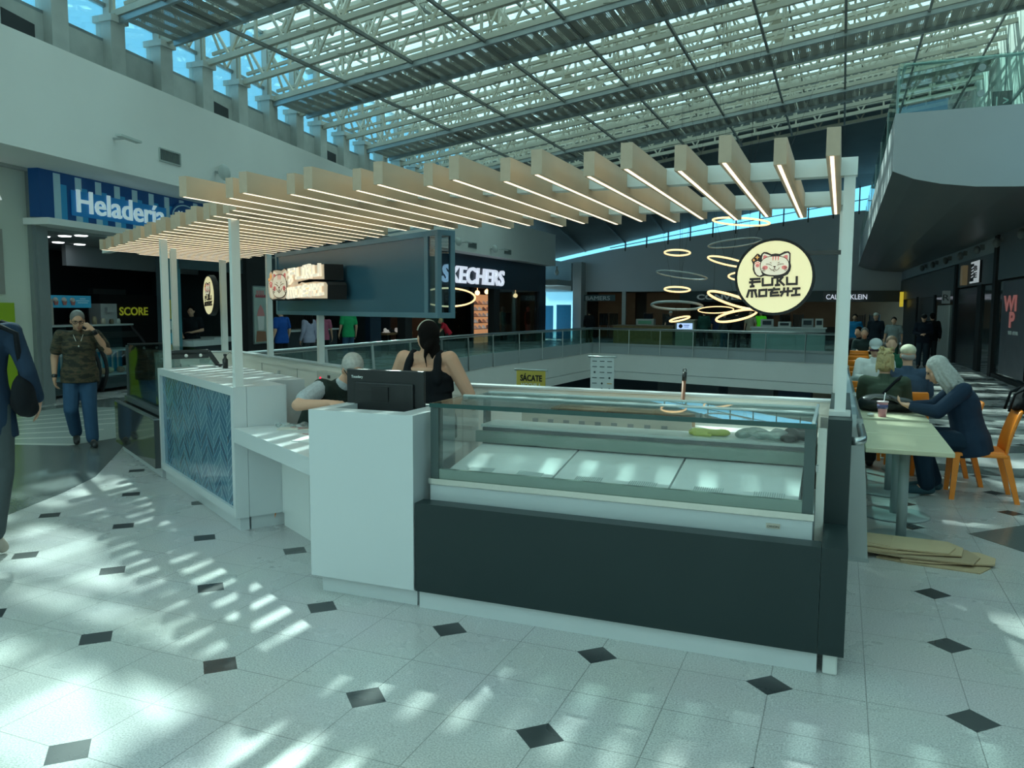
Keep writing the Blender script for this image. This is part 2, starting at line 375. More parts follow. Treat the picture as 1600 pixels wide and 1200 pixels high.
for k in range(9):
    x = -11.6+k*1.9
    b = MB(); b.bar((x,-6,zb(x)-.08),(x,34,zb(x)-.08), .06, .07); b.bar((x+.5,-6,zb(x)+.95),(x+.5,34,zb(x)+.95), .05, .06)
    b.make('roof_purlin', mat('dark_purlin', (.16,.17,.16), .5), label='slim dark steel purlin crossing the trusses, %s from the left wall'%ORD[k], cat='purlin', group='purlins crossing the trusses')
def perf_mat():
    m = bpy.data.materials.new('perforated_metal'); m.use_nodes = True; n = m.node_tree; b = n.nodes['Principled BSDF']
    b.inputs['Base Color'].default_value = (.30,.31,.28,1); b.inputs['Roughness'].default_value = .6
    tc = n.nodes.new('ShaderNodeTexCoord'); v = n.nodes.new('ShaderNodeTexVoronoi'); v.inputs['Scale'].default_value = 24; v.inputs['Randomness'].default_value = 0
    n.links.new(tc.outputs['Object'], v.inputs['Vector'])
    lt = n.nodes.new('ShaderNodeMath'); lt.operation = 'LESS_THAN'; lt.inputs[1].default_value = .27; n.links.new(v.outputs['Distance'], lt.inputs[0])
    w_ = n.nodes.new('ShaderNodeTexNoise'); w_.inputs['Scale'].default_value = 1.2; n.links.new(tc.outputs['Object'], w_.inputs['Vector'])
    cr = n.nodes.new('ShaderNodeValToRGB'); n.links.new(w_.outputs['Fac'], cr.inputs[0]); cr.color_ramp.elements[0].color = (.20,.21,.19,1); cr.color_ramp.elements[1].color = (.36,.36,.32,1)
    n.links.new(cr.outputs[0], b.inputs['Base Color'])
    t = n.nodes.new('ShaderNodeBsdfTransparent'); mx = n.nodes.new('ShaderNodeMixShader')
    n.links.new(lt.outputs[0], mx.inputs[0]); n.links.new(b.outputs[0], mx.inputs[1]); n.links.new(t.outputs[0], mx.inputs[2])
    n.links.new(mx.outputs[0], n.nodes['Material Output'].inputs[0]); return m
PERF = perf_mat()
for cn, k in enumerate((-2, 2, 6, 10, 14, 18)):
    i = 10+k+4
    if i+1 >= len(LY): continue
    y0, y1 = LY[i]+.02, LY[i+1]-.02; xa = cx(y0)+.2
    e = empty('roof_catwalk', (0,0,0), label='perforated grey metal catwalk under the roof, %s going away from the camera'%ORD[cn], cat='catwalk', group='catwalks in the roof')
    n = 10; b = MB()
    for j in range(n):
        a0 = xa+(XR-xa)*j/n+.015; a1 = xa+(XR-xa)*(j+1)/n-.015
        b.add([(a0,y0,zb(a0)-.08),(a1,y0,zb(a1)-.08),(a1,y1,zb(a1)-.08),(a0,y1,zb(a0)-.08)], [(0,1,2,3)])
    b.make('deck', PERF, e)
    b = MB(); b.bar((xa,y0,zb(xa)-.1),(XR,y0,zb(XR)-.1), .08, .16); b.bar((xa,y1,zb(xa)-.1),(XR,y1,zb(XR)-.1), .08, .16)
    b.make('edge_beam', steeld, e)
# dark opaque roof at the far end
so = MB()
def zs(x): return 5.25+.2*(x+13)
so.add([(-18,33.5,zb(-18)+.3),(XR,33.5,zb(XR)+.3),(XR,45.35,zs(XR)),(-18,45.35,zs(-18)),(-18,33.5,zb(-18)+1.9),(XR,33.5,zb(XR)+1.9),(XR,45.35,zs(XR)+.4),(-18,45.35,zs(-18)+.4)],
       [(0,1,2,3),(4,5,6,7),(0,1,5,4),(3,2,6,7)])
for k in range(8): x = -14+2.3*k; so.bar((x,33.5,zb(x)+.28),(x,45.3,zs(x)-.0), .1, .06)
so.make('ceiling_far', mat('dark_ceiling_metal', (.075,.095,.10), .6, noise=.35, scale=.8), kind='structure')

# ---------------------------------------------------------------- far wall with the glass strip on top
YF = 45.2
topc = [(-16.5,4.3),(-14.6,4.7),(-12.5,5.1),(-8.8,5.62),(-5,6.1),(-2.3,6.45),(.3,6.75),(4.1,7.1)]
fwb = MB(); fwb.ext([(-16.5,2.72)]+[(4.1,2.72)]+topc[::-1], (0,YF,0), (1,0,0), (0,0,1), (0,.3,0)); fwb.make('wall_far', mat('far_wall_paint', (.58,.62,.68), .8, noise=.04, scale=1), kind='structure')
gw = MB(); gw.ext([(a,b) for a,b in topc]+[(4.1,zs(4.1)+.2),(-16.5,zs(-16.5)+.2)][0:2], (0,YF+.1,0), (1,0,0), (0,0,1), (0,.02,0)); gw.make('window_3', winglass, kind='structure')
mu = MB()
for k in range(13):
    x = -11.6+1.22*k; za = 5.1+(x+12.5)*.13; mu.bx((x-.03,YF-.02,za-.2),(x+.03,YF+.12,zs(x)+.02))
for (a,z0),(b,z1) in zip(topc[2:],topc[3:]): mu.bar((a,YF,z0+(zs(a)-z0)*.45),(b,YF,z1+(zs(b)-z1)*.45), .05, .04)
mu.make('window_frame_2', black, kind='structure')
# ledge bulkhead in front of the far wall (left half)
lb = MB(); lb.ext([(-16,2.9),(-14.3,2.75),(-14.3,4.3),(-16,4.6)], (0,43.6,0), (1,0,0), (0,0,1), (0,.3,0)); lb.bx((-16.5,41.2,3.0),(-14.3,43.6,3.3)); lb.make('trim_3', plasterg, kind='structure')

# ---------------------------------------------------------------- right: gallery slab with curved soffit, balustrade, upper wall, shopfront wall
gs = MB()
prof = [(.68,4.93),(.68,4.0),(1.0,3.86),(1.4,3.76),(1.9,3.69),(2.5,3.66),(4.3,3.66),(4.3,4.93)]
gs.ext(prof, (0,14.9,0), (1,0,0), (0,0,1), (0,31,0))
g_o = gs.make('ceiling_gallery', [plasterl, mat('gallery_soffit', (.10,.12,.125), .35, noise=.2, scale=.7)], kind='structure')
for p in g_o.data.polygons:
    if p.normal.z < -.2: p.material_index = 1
uw = MB(); uw.bx((4.05,-12,4.9),(4.3,46,11.2)); uw.make('wall_right_upper', mat('shade_streaked_panel', (.52,.56,.52), .6, noise=.35, scale=1.6), kind='structure')  # uneven tone paints the roof's shadow streaks into the wall colour
uj = MB()
for k in range(14): y = 6+k*3.0; uj.bx((4.02,y,4.95),(4.05,y+.05,9.9))
uj.bar((4.03,-10,7.4),(4.03,46,7.4), .03, .05)
uj.make('trim_4', steeld, kind='structure')
# shopfront wall, right
SW = [(4.0,-12),(3.95,12),(3.85,20),(3.6,28),(3.05,38),(2.75,45.2)]
sw = MB(); band(SW, -.12, 0, 3.75, sw); sw.make('wall_right', shopgrey, kind='structure')
bh = MB(); band(SW, .02, 3.25, 3.75, bh); n = len(SW); bh.add([(x-.02,y,3.25) for x,y in SW]+[(x+.15,y,3.25) for x,y in SW], [(i,i+1,n+i+1,n+i) for i in range(n-1)]); bh.make('trim_5', plasterg, kind='structure')
wb = MB(); wb.bx((-22,-12.3,-.3),(6.5,-12,9.5)); wb.make('wall_back', plaster, kind='structure')
# shop wall on the left, behind the bulkhead
SL = [(-12.2,-12),(-12.25,5),(-12.55,8.2),(-12.8,9.7)]
sl = MB(); band(SL, 0, 0, 4.0, sl); band(SL, .3, 0, 4.0, sl); sl.make('wall_left_shop', mat('beige_plaster', (.58,.60,.52), .8, noise=.04, scale=1), kind='structure')

# ---------------------------------------------------------------- glass balustrades around the void
def balustrade(label, pts, posts, z0=.28, z1=.86, group=None, name='glass_railing'):
    e = empty(name, (pts[0][0],pts[0][1],0), label=label, cat='railing'); q = lambda v: Vector(v)-e.location
    g = MB(); tr = MB()
    for (a, b) in zip(pts, pts[1:]):
        g.bar(q((*a,(z0+z1)/2)), q((*b,(z0+z1)/2)), .012, z1-z0); tr.bar(q((*a,z0-.03)), q((*b,z0-.03)), .05, .06)
        tr.bar(q((*a,z1+.01)), q((*b,z1+.01)), .03, .03)
    g.make('glass_panel', railglass, e); tr.make('glass_channel', alu, e)
    t = MB(); t.tube([q((*p,.92)) for p in pts], .028, 10); t.make('handrail', steel, e)
    for (x, y) in posts:
        p = MB(); c = cen-Vector((x,y)); c.normalize(); o = Vector((c.x,c.y,0))*.06
        d = Vector((-c.y,c.x,0))
        v = [q((x,y,-.12))+o-d*.012, q((x,y,-.12))+o*1.8-d*.012, q((x,y,.9))+o*.6-d*.012, q((x,y,.9))-o*.4-d*.012]
        p.add(v+[a+d*.024 for a in v], [(0,1,2,3),(7,6,5,4),(0,4,5,1),(1,5,6,2),(2,6,7,3),(3,7,4,0)])
        p.make('post', alu, e)
    return e
def along(a, b, n, s=0.): return [(a[0]+(b[0]-a[0])*(i+s)/n, a[1]+(b[1]-a[1])*(i+s)/n) for i in range(n)]
inC, inD, inE = (-9.46,11.0), (-10.18,22.5), (-9.68,32.45)
balustrade('grey glass railing with slanted posts along the left side of the void', [inC,inD,inE], along(inC,inD,6,.3)+along(inD,inE,5,.3))
balustrade('grey glass railing across the far end of the void', [inE,(-.10,29.35)], along(inE,(-.10,29.35),7,.25))
# ---------------------------------------------------------------- kiosk
KC, KS = math.cos(R(31.3)), math.sin(R(31.3))
EV = Vector((-KC, KS, 0)); NV = Vector((KS, KC, 0)); KO = Vector((-2.9, 3.92, 0)); RV = -EV
def D(e, n, z=0.): return KO+EV*e+NV*n+Vector((0,0,z))
def dbox(mb, e0, e1, n0, n1, z0, z1, mi=0, org=None):
    P = [D(e0,n0,0), D(e1,n0,0), D(e1,n1,0), D(e0,n1,0)]
    o = org or Vector((0,0,0)); return mb.prism([(p.x-o.x, p.y-o.y) for p in P], z0, z1, mi)

# till counter: hollow top
e = empty('till_counter', (-2.52,4.15,0), label='white square till counter with a recessed top holding a monitor', cat='counter'); L0 = e.location
b = MB(); x0,x1,y0,y1 = -2.885,-2.185,3.87,4.40
b.bx(rel((x0,y0,.105),e), rel((x1,y0+.13,1.105),e)); b.bx(rel((x0,y1-.04,.105),e), rel((x1,y1,1.105),e))
b.bx(rel((x0,y0+.13,.105),e), rel((x0+.10,y1-.04,1.105),e)); b.bx(rel((x1-.13,y0+.13,.105),e), rel((x1,y1-.04,1.105),e))
b.bx(rel((x0+.1,y0+.13,.105),e), rel((x1-.13,y1-.04,.93),e)); b.make('body', white, e)
b = MB(); b.bx(rel((x0+.045,y0+.05,0),e), rel((x1-.005,y1-.03,.105),e)); b.make('plinth', white, e)

# charcoal end panel + front fascia of the freezer
e = empty('freezer_counter', (-1.05,4.2,0), label='long charcoal kiosk counter front with a white plinth and raised end panel', cat='counter')
b = MB(); b.bx(rel((-2.175,3.87,.105),e), rel((-.045,3.975,.613),e)); b.make('front_panel', charcoal, e)
b = MB(); b.prism([tuple(rel(p,e))[:2] for p in ((-.043,3.87,0),(.07,3.87,0),(.07,4.33,0),(-.043,4.33,0))], .105, .613)
b.bx(rel((-.043,4.33,.105),e), rel((.07,5.80,1.15),e)); b.make('end_panel', charcoal, e)
b = MB(); b.bx(rel((-2.165,3.90,0),e), rel((-.045,3.96,.105),e)); b.make('plinth', white, e)
b = MB(); b.bx(rel((-.02,3.90,0),e), rel((.045,4.0,.105),e)); b.make('foot', whitemetal, e, bevel=.008)

b = MB(); b.bx(rel((-.088,4.80,.1),e), rel((-.044,4.83,1.10),e)); b.bx(rel((-.088,4.33,.1),e), rel((-.046,4.36,1.10),e)); b.make('side_lining', cream, e)
# glass freezer
e = empty('display_freezer', (-1.115,4.35,0), label='long glass-topped display freezer standing empty behind the charcoal front', cat='freezer'); q = lambda *p: rel(p, e)
X0, X1 = -2.14, -.09
b = MB(); b.bx(q(X0,3.99,.15), q(X1,4.74,.70)); b.make('body', mat('freezer_steel', (.52,.58,.60), .42, metal=.35, noise=.05, scale=3), e)
b = MB(); b.bx(q(X0-.006,3.975,.705), q(X1+.006,4.0,.737)); b.make('bumper_strip', mat('polished_rail', (.55,.56,.52), .2, metal=1, noise=.02), e)
inner = mat('freezer_white_deck', (.86,.90,.90), .18, noise=.03)
b = MB(); ys, ye = 4.05, 4.58
for k in range(3):
    a = X0+.06+k*(X1-X0-.12)/3; c = X0+.06+(k+1)*(X1-X0-.12)/3-.012
    b.add([q(a,ys,.76),q(c,ys,.76),q(c,ye,.85),q(a,ye,.85),q(a,ys,.70),q(c,ys,.70),q(c,ye,.70),q(a,ye,.70)], [(0,1,2,3),(7,6,5,4),(0,4,5,1),(1,5,6,2),(2,6,7,3),(3,7,4,0)])
b.make('deck', inner, e)
b = MB()
for k in range(3):   # rows of drain slots along the front of each tray
    a = X0+.06+k*(X1-X0-.12)/3
    for j in range(14):
        for s0 in (.12, .42):
            b.bar(q(a+s0+j*.011,4.10,.7705), q(a+s0+j*.011,4.17,.7825), .003, .002)
b.make('drain_slots', mat('slot_grey', (.4,.48,.48), .5), e)
fg = mat('freezer_frame_grey', (.055,.085,.085), .35, metal=.2)
b = MB(); b.bx(q(X0,3.995,.70),q(X0+.05,4.05,1.155)); b.make('corner_post', fg, e)
b = MB(); b.bx(q(X1-.05,3.995,.70),q(X1,4.05,1.155)); b.make('corner_post', fg, e)
b = MB(); b.bx(q(X0+.05,4.0,.737),q(X1-.05,4.03,.79)); b.bx(q(X0+.02,4.56,.86),q(X1-.02,4.60,.93)); b.make('glass_rail', mat('rail_grey_green', (.20,.27,.24), .35, metal=.3), e)
b = MB(); b.bx(q(X0+.05,4.60,.78),q(X1-.05,4.64,.95)); 
for k in range(4): b.bx(q(X0+.08,4.585,.80+k*.03),q(X1-.08,4.60,.812+k*.03))
b.make('air_grille', mat('dark_grille', (.05,.08,.09), .4), e)
b = MB(); b.bx(q(X0+.03,4.62,.945),q(X1-.03,4.86,.965)); b.bx(q(X0+.02,4.72,.30),q(X1-.02,4.86,.945)); b.make('rear_ledge', mat('rear_white', (.72,.78,.76), .25), e)
b = MB(); b.bx(q(X0+.05,4.0,.79),q(X1-.05,4.008,1.155)); b.make('front_glass', clear, e)
b = MB(); b.bx(q(X0+.01,4.05,.74),q(X0+.016,4.62,1.15)); b.bx(q(X1-.016,4.05,.74),q(X1-.01,4.62,1.15)); b.make('side_glass', clear, e)
topg = glass('green_glass', (.90,.97,.96), .13)
edgeg = mat('glass_edge', (.008,.06,.055), .15, noise=0)
b = MB(); b.bx(q(X0,3.99,1.156),q(X1,4.42,1.166),0); b.bx(q(X0,3.980,1.144),q(X1,3.991,1.168),1); b.make('top_glass', [topg, edgeg], e)
b = MB(); b.bx(q(X0+.02,4.46,1.15),q(X1-.02,4.76,1.158)); b.make('rear_glass', topg, e)
b = MB(); b.bx(q(X0,4.42,1.15),q(X1,4.45,1.172)); b.bx(q(X0+.02,4.76,1.145),q(X1-.02,4.775,1.165)); b.bx(q(X1-.02,4.0,1.166),q(X1-.005,4.76,1.18)); b.make('top_rail', mat('pale_rail', (.7,.78,.78), .3, metal=.3), e)
b = MB(); b.bx(q(X1-.03,4.70,.95),q(X1-.01,4.775,1.15)); b.bx(q(X0+.01,4.70,.95),q(X0+.03,4.775,1.15)); b.make('rear_post', fg, e)
b = MB(); b.bx(q(-.30,3.984,.648),q(-.235,3.99,.672),0); lab = b.make('badge', mat('badge_silver', (.50,.46,.38), .4), e)
text('badge_text', 'ORION', (-.295,3.9835,.653), (1,0,0), (0,0,1), .011, .0012, black, e, width=.055)
b = MB(); b.bx(q(X1+.0,4.2,.90),q(X1+.012,4.24,.93)); b.bx(q(X1,4.45,.90),q(X1+.012,4.49,.93)); b.make('latch', steel, e)

# kiosk back wall: a low white partition following both arms
def seg_wall(e, pts, z0, z1, th, name, m, capm=None):
    b = MB()
    for a, c in zip(pts, pts[1:]):
        b.bar(rel((a[0],a[1],(z0+z1)/2),e), rel((c[0],c[1],(z0+z1)/2),e), th, z1-z0)
    return b.make(name, m, e)
e = empty('partition_wall', (-3,5.8,0), label='low white partition wall bending round the back of the kiosk', cat='partition')
p1 = D(.885,1.66); p2 = D(6.8,1.66); p3 = D(6.8,.62)
pw = [(-.03,5.79),(p1.x,p1.y),(p2.x,p2.y),(p3.x,p3.y)]
seg_wall(e, pw, .0, 1.0, .05, 'panel', cream); seg_wall(e, pw, 1.0, 1.085, .075, 'rail', cream); seg_wall(e, pw, 1.085, 1.10, .12, 'cap', white)
b = MB()
for ee in (2.0, 4.4, 5.6): v = rel(D(ee,1.633),e); b.bar(v+Vector((0,0,.05)), v+Vector((0,0,1.0)), .008, .004)
b.make('panel_joint', mat('joint_grey', (.35,.38,.36), .7), e)
b = MB(); v = rel(D(4.95,1.62),e); b.bar(v+Vector((0,0,.86)), v+Vector((0,0,.94)), .05, .015); b.make('socket_plate', white, e)

# herringbone counter
def herr_mat():
    m = bpy.data.materials.new('herringbone_tiles'); m.use_nodes = True; n = m.node_tree; b = n.nodes['Principled BSDF']; L = n.links.new
    b.inputs['Roughness'].default_value = .12; b.inputs['Specular IOR Level'].default_value = .6
    at = n.nodes.new('ShaderNodeUVMap')
    sx = n.nodes.new('ShaderNodeSeparateXYZ'); L(at.outputs[0], sx.inputs[0])
    def M(op, a, b_=None, c=None):
        q_ = n.nodes.new('ShaderNodeMath'); q_.operation = op
        for i, v in enumerate((a, b_, c)):
            if v is None: continue
            if isinstance(v, (int, float)): q_.inputs[i].default_value = v
            else: L(v, q_.inputs[i])
        return q_.outputs[0]
    # chevron / herringbone: columns of width W, tile band height Hh, slope T
    W, Hh, T = .185, .072, .85
    u = M('DIVIDE', sx.outputs[0], W); col = M('FLOOR', u); fu = M('SUBTRACT', u, col)
    par = M('MODULO', M('ABSOLUTE', col), 2.0)
    tri = M('ADD', M('MULTIPLY', par, M('SUBTRACT', 1.0, M('MULTIPLY', fu, 1.0))), M('MULTIPLY', M('SUBTRACT', 1.0, par), fu))
    vv = M('DIVIDE', M('ADD', sx.outputs[1], M('MULTIPLY', tri, T*W)), Hh)
    # stagger makes neighbouring tiles interlock
    vv = M('ADD', vv, M('MULTIPLY', par, .5)); row = M('FLOOR', vv); fv = M('SUBTRACT', vv, row)
    g1 = M('LESS_THAN', M('ABSOLUTE', M('SUBTRACT', fv, .5)), .455); g2 = M('LESS_THAN', M('ABSOLUTE', M('SUBTRACT', fu, .5)), .485)
    tile = M('MULTIPLY', g1, g2)
    cv = n.nodes.new('ShaderNodeCombineXYZ'); L(col, cv.inputs[0]); L(row, cv.inputs[1])
    wn = n.nodes.new('ShaderNodeTexWhiteNoise'); wn.noise_dimensions = '2D'; L(cv.outputs[0], wn.inputs[0])
    cr = n.nodes.new('ShaderNodeValToRGB'); L(wn.outputs['Value'], cr.inputs[0])
    cr.color_ramp.elements[0].color = (.008,.085,.17,1); cr.color_ramp.elements[1].color = (.07,.19,.27,1)
    mx = n.nodes.new('ShaderNodeMix'); mx.data_type = 'RGBA'; L(tile, mx.inputs['Factor']); mx.inputs['A'].default_value = (.30,.50,.58,1); L(cr.outputs[0], mx.inputs['B'])
    L(mx.outputs['Result'], b.inputs['Base Color']); return m
e = empty('tiled_counter', D(2.7,.35,0), label='white kiosk counter faced with blue herringbone tiles', cat='counter'); LO = e.location
b = MB()
dbox(b,1.5,3.86,0,.10,.105,.17,0,LO); dbox(b,1.5,3.86,0,.10,1.04,1.105,0,LO)
dbox(b,1.5,1.565,0,.10,.17,1.04,0,LO); dbox(b,3.795,3.86,0,.10,.17,1.04,0,LO); dbox(b,1.565,3.795,.03,.10,.17,1.04,0,LO)
b.make('frame', white, e)
b = MB(); dbox(b,1.5,1.9,.103,.41,.105,1.105,0,LO); dbox(b,1.9,3.86,.103,.72,.105,1.105,0,LO); b.make('body', white, e)
b = MB(); dbox(b,1.53,3.85,.04,.11,0,.105,0,LO); dbox(b,1.53,1.9,.125,.40,0,.105,0,LO); b.make('plinth', white, e)
me = bpy.data.meshes.new('tile_panel'); P = [rel(D(3.795,.027,.17),e), rel(D(1.565,.027,.17),e), rel(D(1.565,.027,1.04),e), rel(D(3.795,.027,1.04),e)]
Q = [p+NV*.002 for p in P]
me.from_pydata([tuple(p) for p in P+Q], [], [(0,1,2,3),(7,6,5,4),(0,4,5,1),(1,5,6,2),(2,6,7,3),(3,7,4,0)]); uv = me.uv_layers.new(name='UVMap')
UV = [(0,0),(2.23,0),(2.23,.87),(0,.87)]*2
for lp in me.loops: uv.data[lp.index].uv = UV[lp.vertex_index]
me.materials.append(herr_mat()); o = bpy.data.objects.new('tile_panel', me); COL.objects.link(o); o.parent = e

# low desk between the two arms
e = empty('service_desk', D(.75,.3,0), label='low white service desk slab between the till and the tiled counter', cat='desk'); LO = e.location
b = MB(); dbox(b,-.02,1.497,0,.44,.69,.80,0,LO); b.make('worktop', white, e)
dk = mat('desk_panel', (.72,.76,.75), .35, noise=.02)
b = MB(); dbox(b,.95,1.497,.36,.40,.105,.69,0,LO); dbox(b,.02,.94,.36,.40,.105,.69,0,LO); b.make('panel', dk, e)
b = MB(); dbox(b,.97,1.49,.37,.39,0,.105,0,LO); dbox(b,.04,.93,.37,.39,0,.105,0,LO); b.make('plinth', dk, e)

# second display case on the far arm, charcoal mirror base
e = empty('glass_display_case', D(4.8,.4,0), label='glass display case on a glossy dark base at the far left of the kiosk', cat='display case'); LO = e.location
b = MB(); dbox(b,3.87,5.86,-.05,.72,.105,.585,0,LO); b.make('base', charmirror, e)
b = MB(); dbox(b,3.9,5.83,.02,.68,0,.105,0,LO); b.make('plinth', white, e)
b = MB(); dbox(b,3.87,5.86,-.05,.0,.588,.60,0,LO); b.make('top_strip', steel, e)
b = MB(); dbox(b,3.9,5.80,.05,.70,.60,.66,0,LO); b.make('deck', mat('case_deck_dark', (.07,.09,.10), .3), e)
b = MB(); dbox(b,3.95,5.75,.12,.62,.665,.69,0,LO); b.make('tray', mat('tray_steel', (.55,.60,.60), .2, metal=.5), e)
dg = glass('case_glass', (.66,.78,.78), .10)
b = MB(); dbox(b,3.92,5.78,.095,.102,.66,1.26,0,LO); dbox(b,3.92,5.78,.102,.50,1.255,1.262,0,LO); b.make('glass', dg, e)
for ee, nm in ((3.90,0),(5.78,1)):
    b = MB(); org = rel(D(ee,0,0),e); N3 = NV; Z3 = Vector((0,0,1)); 
    def st(pts, w_):
        for a, c in zip(pts, pts[1:]): b.bar(org+NV*a[0]+Z3*a[1], org+NV*c[0]+Z3*c[1], .02, w_)
    st([(.10,.66),(.10,1.25),(.50,1.25),(.68,.98),(.68,.66)], .045); st([(.10,1.215),(.5,1.215)], .06)
    b.make('side_frame', mat('case_frame', (.035,.045,.05), .35), e)
    b = MB(); 
    for nn_ in (.28,.42): b.ell(org+NV*nn_+Z3*1.215+RV*.012, (.018,.018,.018), n=6)
    b.make('side_knob', mat('knob_white', (.8,.84,.84), .3), e)
    b = MB(); b.ext([(.1,.68),(.68,.68),(.68,.97),(.5,1.24),(.1,1.24)], org+RV*.002, NV, (0,0,1), RV*.004); b.make('side_glass', dg, e)

# ---------------------------------------------------------------- canopy
e = empty('slatted_canopy', (-3,5,0), label='pale timber slat canopy with LED strips on slim white posts over the kiosk', cat='canopy')
wood = mat('pale_oak_veneer', (.64,.43,.29), .55, noise=.10, scale=5)
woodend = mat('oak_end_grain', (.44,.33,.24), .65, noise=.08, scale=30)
def slat(x, y0, y1, w_=.056, h=.118):
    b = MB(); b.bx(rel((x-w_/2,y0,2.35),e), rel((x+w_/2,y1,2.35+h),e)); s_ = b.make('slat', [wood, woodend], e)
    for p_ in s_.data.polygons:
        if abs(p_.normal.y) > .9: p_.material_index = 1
    b = MB(); b.bx(rel((x-.012,y0+.012,2.3475),e), rel((x+.004,y1-.012,2.3515),e)); b.make('led_strip', warmled, s_)
def line_y(x, off): # kiosk diagonal front line at offset
    return 3.92+(-2.9-x)*KS/KC+off
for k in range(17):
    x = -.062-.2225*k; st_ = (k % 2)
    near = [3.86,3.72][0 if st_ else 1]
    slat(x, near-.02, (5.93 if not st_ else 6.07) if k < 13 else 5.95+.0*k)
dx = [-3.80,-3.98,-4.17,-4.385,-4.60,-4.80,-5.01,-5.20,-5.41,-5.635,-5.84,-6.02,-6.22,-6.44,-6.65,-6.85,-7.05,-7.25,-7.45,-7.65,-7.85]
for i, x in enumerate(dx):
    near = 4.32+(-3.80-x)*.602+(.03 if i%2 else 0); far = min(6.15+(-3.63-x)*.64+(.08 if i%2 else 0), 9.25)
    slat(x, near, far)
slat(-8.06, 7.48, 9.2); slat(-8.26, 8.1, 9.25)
b = MB(); b.bx(rel((-3.4,4.48,2.385),e), rel((.045,4.56,2.475),e)); b.bx(rel((-3.4,5.70,2.385),e), rel((-.0,5.80,2.475),e))
for n_ in (.12, 1.63):
    a = rel(D(1.1 if n_ < 1 else .9,n_,2.43),e); c = rel(D(7.0,n_,2.43),e); b.bar(a, c, .09, .09)
b.make('beam', whitemetal, e)
def post(x, y, z0, z1=2.40, s_=.075, rz=0., plate=True):
    b = MB(); b.box(rel((x,y,(z0+z1)/2),e), (s_,s_,z1-z0), rz)
    if plate: b.box(rel((x,y,z0+.012),e), (s_*1.9,s_*1.9,.024), rz)
    b.make('post', whitemetal, e)
post(.010,4.52,1.152,2.47,.055); post(-.012,5.77,1.10,2.47,.052,plate=False)
pp = D(1.56,.06); post(pp.x,pp.y,1.105,2.40,.062,-R(31.3),False)
pp = D(3.76,.07); post(pp.x,pp.y,1.105,2.40,.062,-R(31.3),False)
post(-7.03,7.0,0.0,2.40,.062,-R(31.3),False)
P4 = Vector((-7.93,8.78,0)); post(P4.x,P4.y,1.10,2.40,.075,-R(31.3),False)
pp = D(3.77,1.66); post(pp.x,pp.y,1.10,2.40,.062,-R(31.3),False)
pp = D(5.35,1.66); post(pp.x,pp.y,1.10,2.40,.062,-R(31.3),False)

# hanging blue panel box
e = empty('display_box', D(3.1,1.7,2.0), label='wide blue-grey framed display box hanging under the canopy', cat='panel')
bl = mat('blue_grey_frame', (.10,.21,.28), .35, noise=.04)
b = MB(); o_ = Vector((e.location.x,e.location.y,0)); ze = e.location.z
def db(mb, e0,e1,n0,n1,z0,z1,mi=0): return dbox(mb,e0,e1,n0,n1,z0-ze,z1-ze,mi,o_)
db(b,1.20,4.95,1.60,1.77,1.62,1.665); db(b,1.20,4.95,1.60,1.77,2.30,2.345)
for n0,n1 in ((1.60,1.64),(1.73,1.77)): db(b,1.20,1.24,n0,n1,1.665,2.30)
db(b,1.36,1.42,1.60,1.625,1.665,2.30); db(b,4.90,4.95,1.60,1.77,1.665,2.30)
b.make('frame', bl, e)
b = MB(); db(b,1.42,4.90,1.612,1.618,1.665,2.30); db(b,1.62,4.90,1.74,1.745,1.665,2.30); b.make('panel', mat('blue_grey_acrylic', (.036,.115,.175), .22, noise=.12, scale=.8, spec=.5), e)
b = MB(); db(b,1.24,1.36,1.608,1.612,1.665,2.30); db(b,1.215,1.22,1.64,1.73,1.665,2.30); b.make('end_glass', glass('blue_glass', (.50,.66,.74), .08), e)

# ---------------------------------------------------------------- logo drawing
facem = mat('lit_cream_face', (.93,.80,.47), .6, emit=.50, noise=0, spec=.2)
catw = mat('lit_cat_cream', (.95,.80,.62), .6, emit=.36, noise=0, spec=.2)
pink = mat('logo_pink', (.85,.22,.20), .5, emit=.25, noise=0); starm = mat('logo_orange', (.95,.45,.12), .5, emit=.4, noise=0)
def stroke(pts, w_):
    """polyline -> list of quads (as polygons) with square-ish joints"""
    out = []
    for a, c in zip(pts, pts[1:]):
        d = (Vector(c)-Vector(a)); L_ = d.length; d /= L_; n_ = Vector((-d.y,d.x))*w_/2; d2 = d*w_*.42
        A = Vector(a)-d2; C = Vector(c)+d2; out.append([A+n_, A-n_, C-n_, C+n_])
    return out
def ring_(cx_, cy_, rx, ry, n=28, a0=0, a1=360): return [(cx_+rx*math.cos(R(a0+(a1-a0)*k/n)), cy_+ry*math.sin(R(a0+(a1-a0)*k/n))) for k in range(n if a1-a0 == 360 else n+1)]
Zp = lambda pts: [((x-663)/575., (577-y)/532.) for x, y in pts]
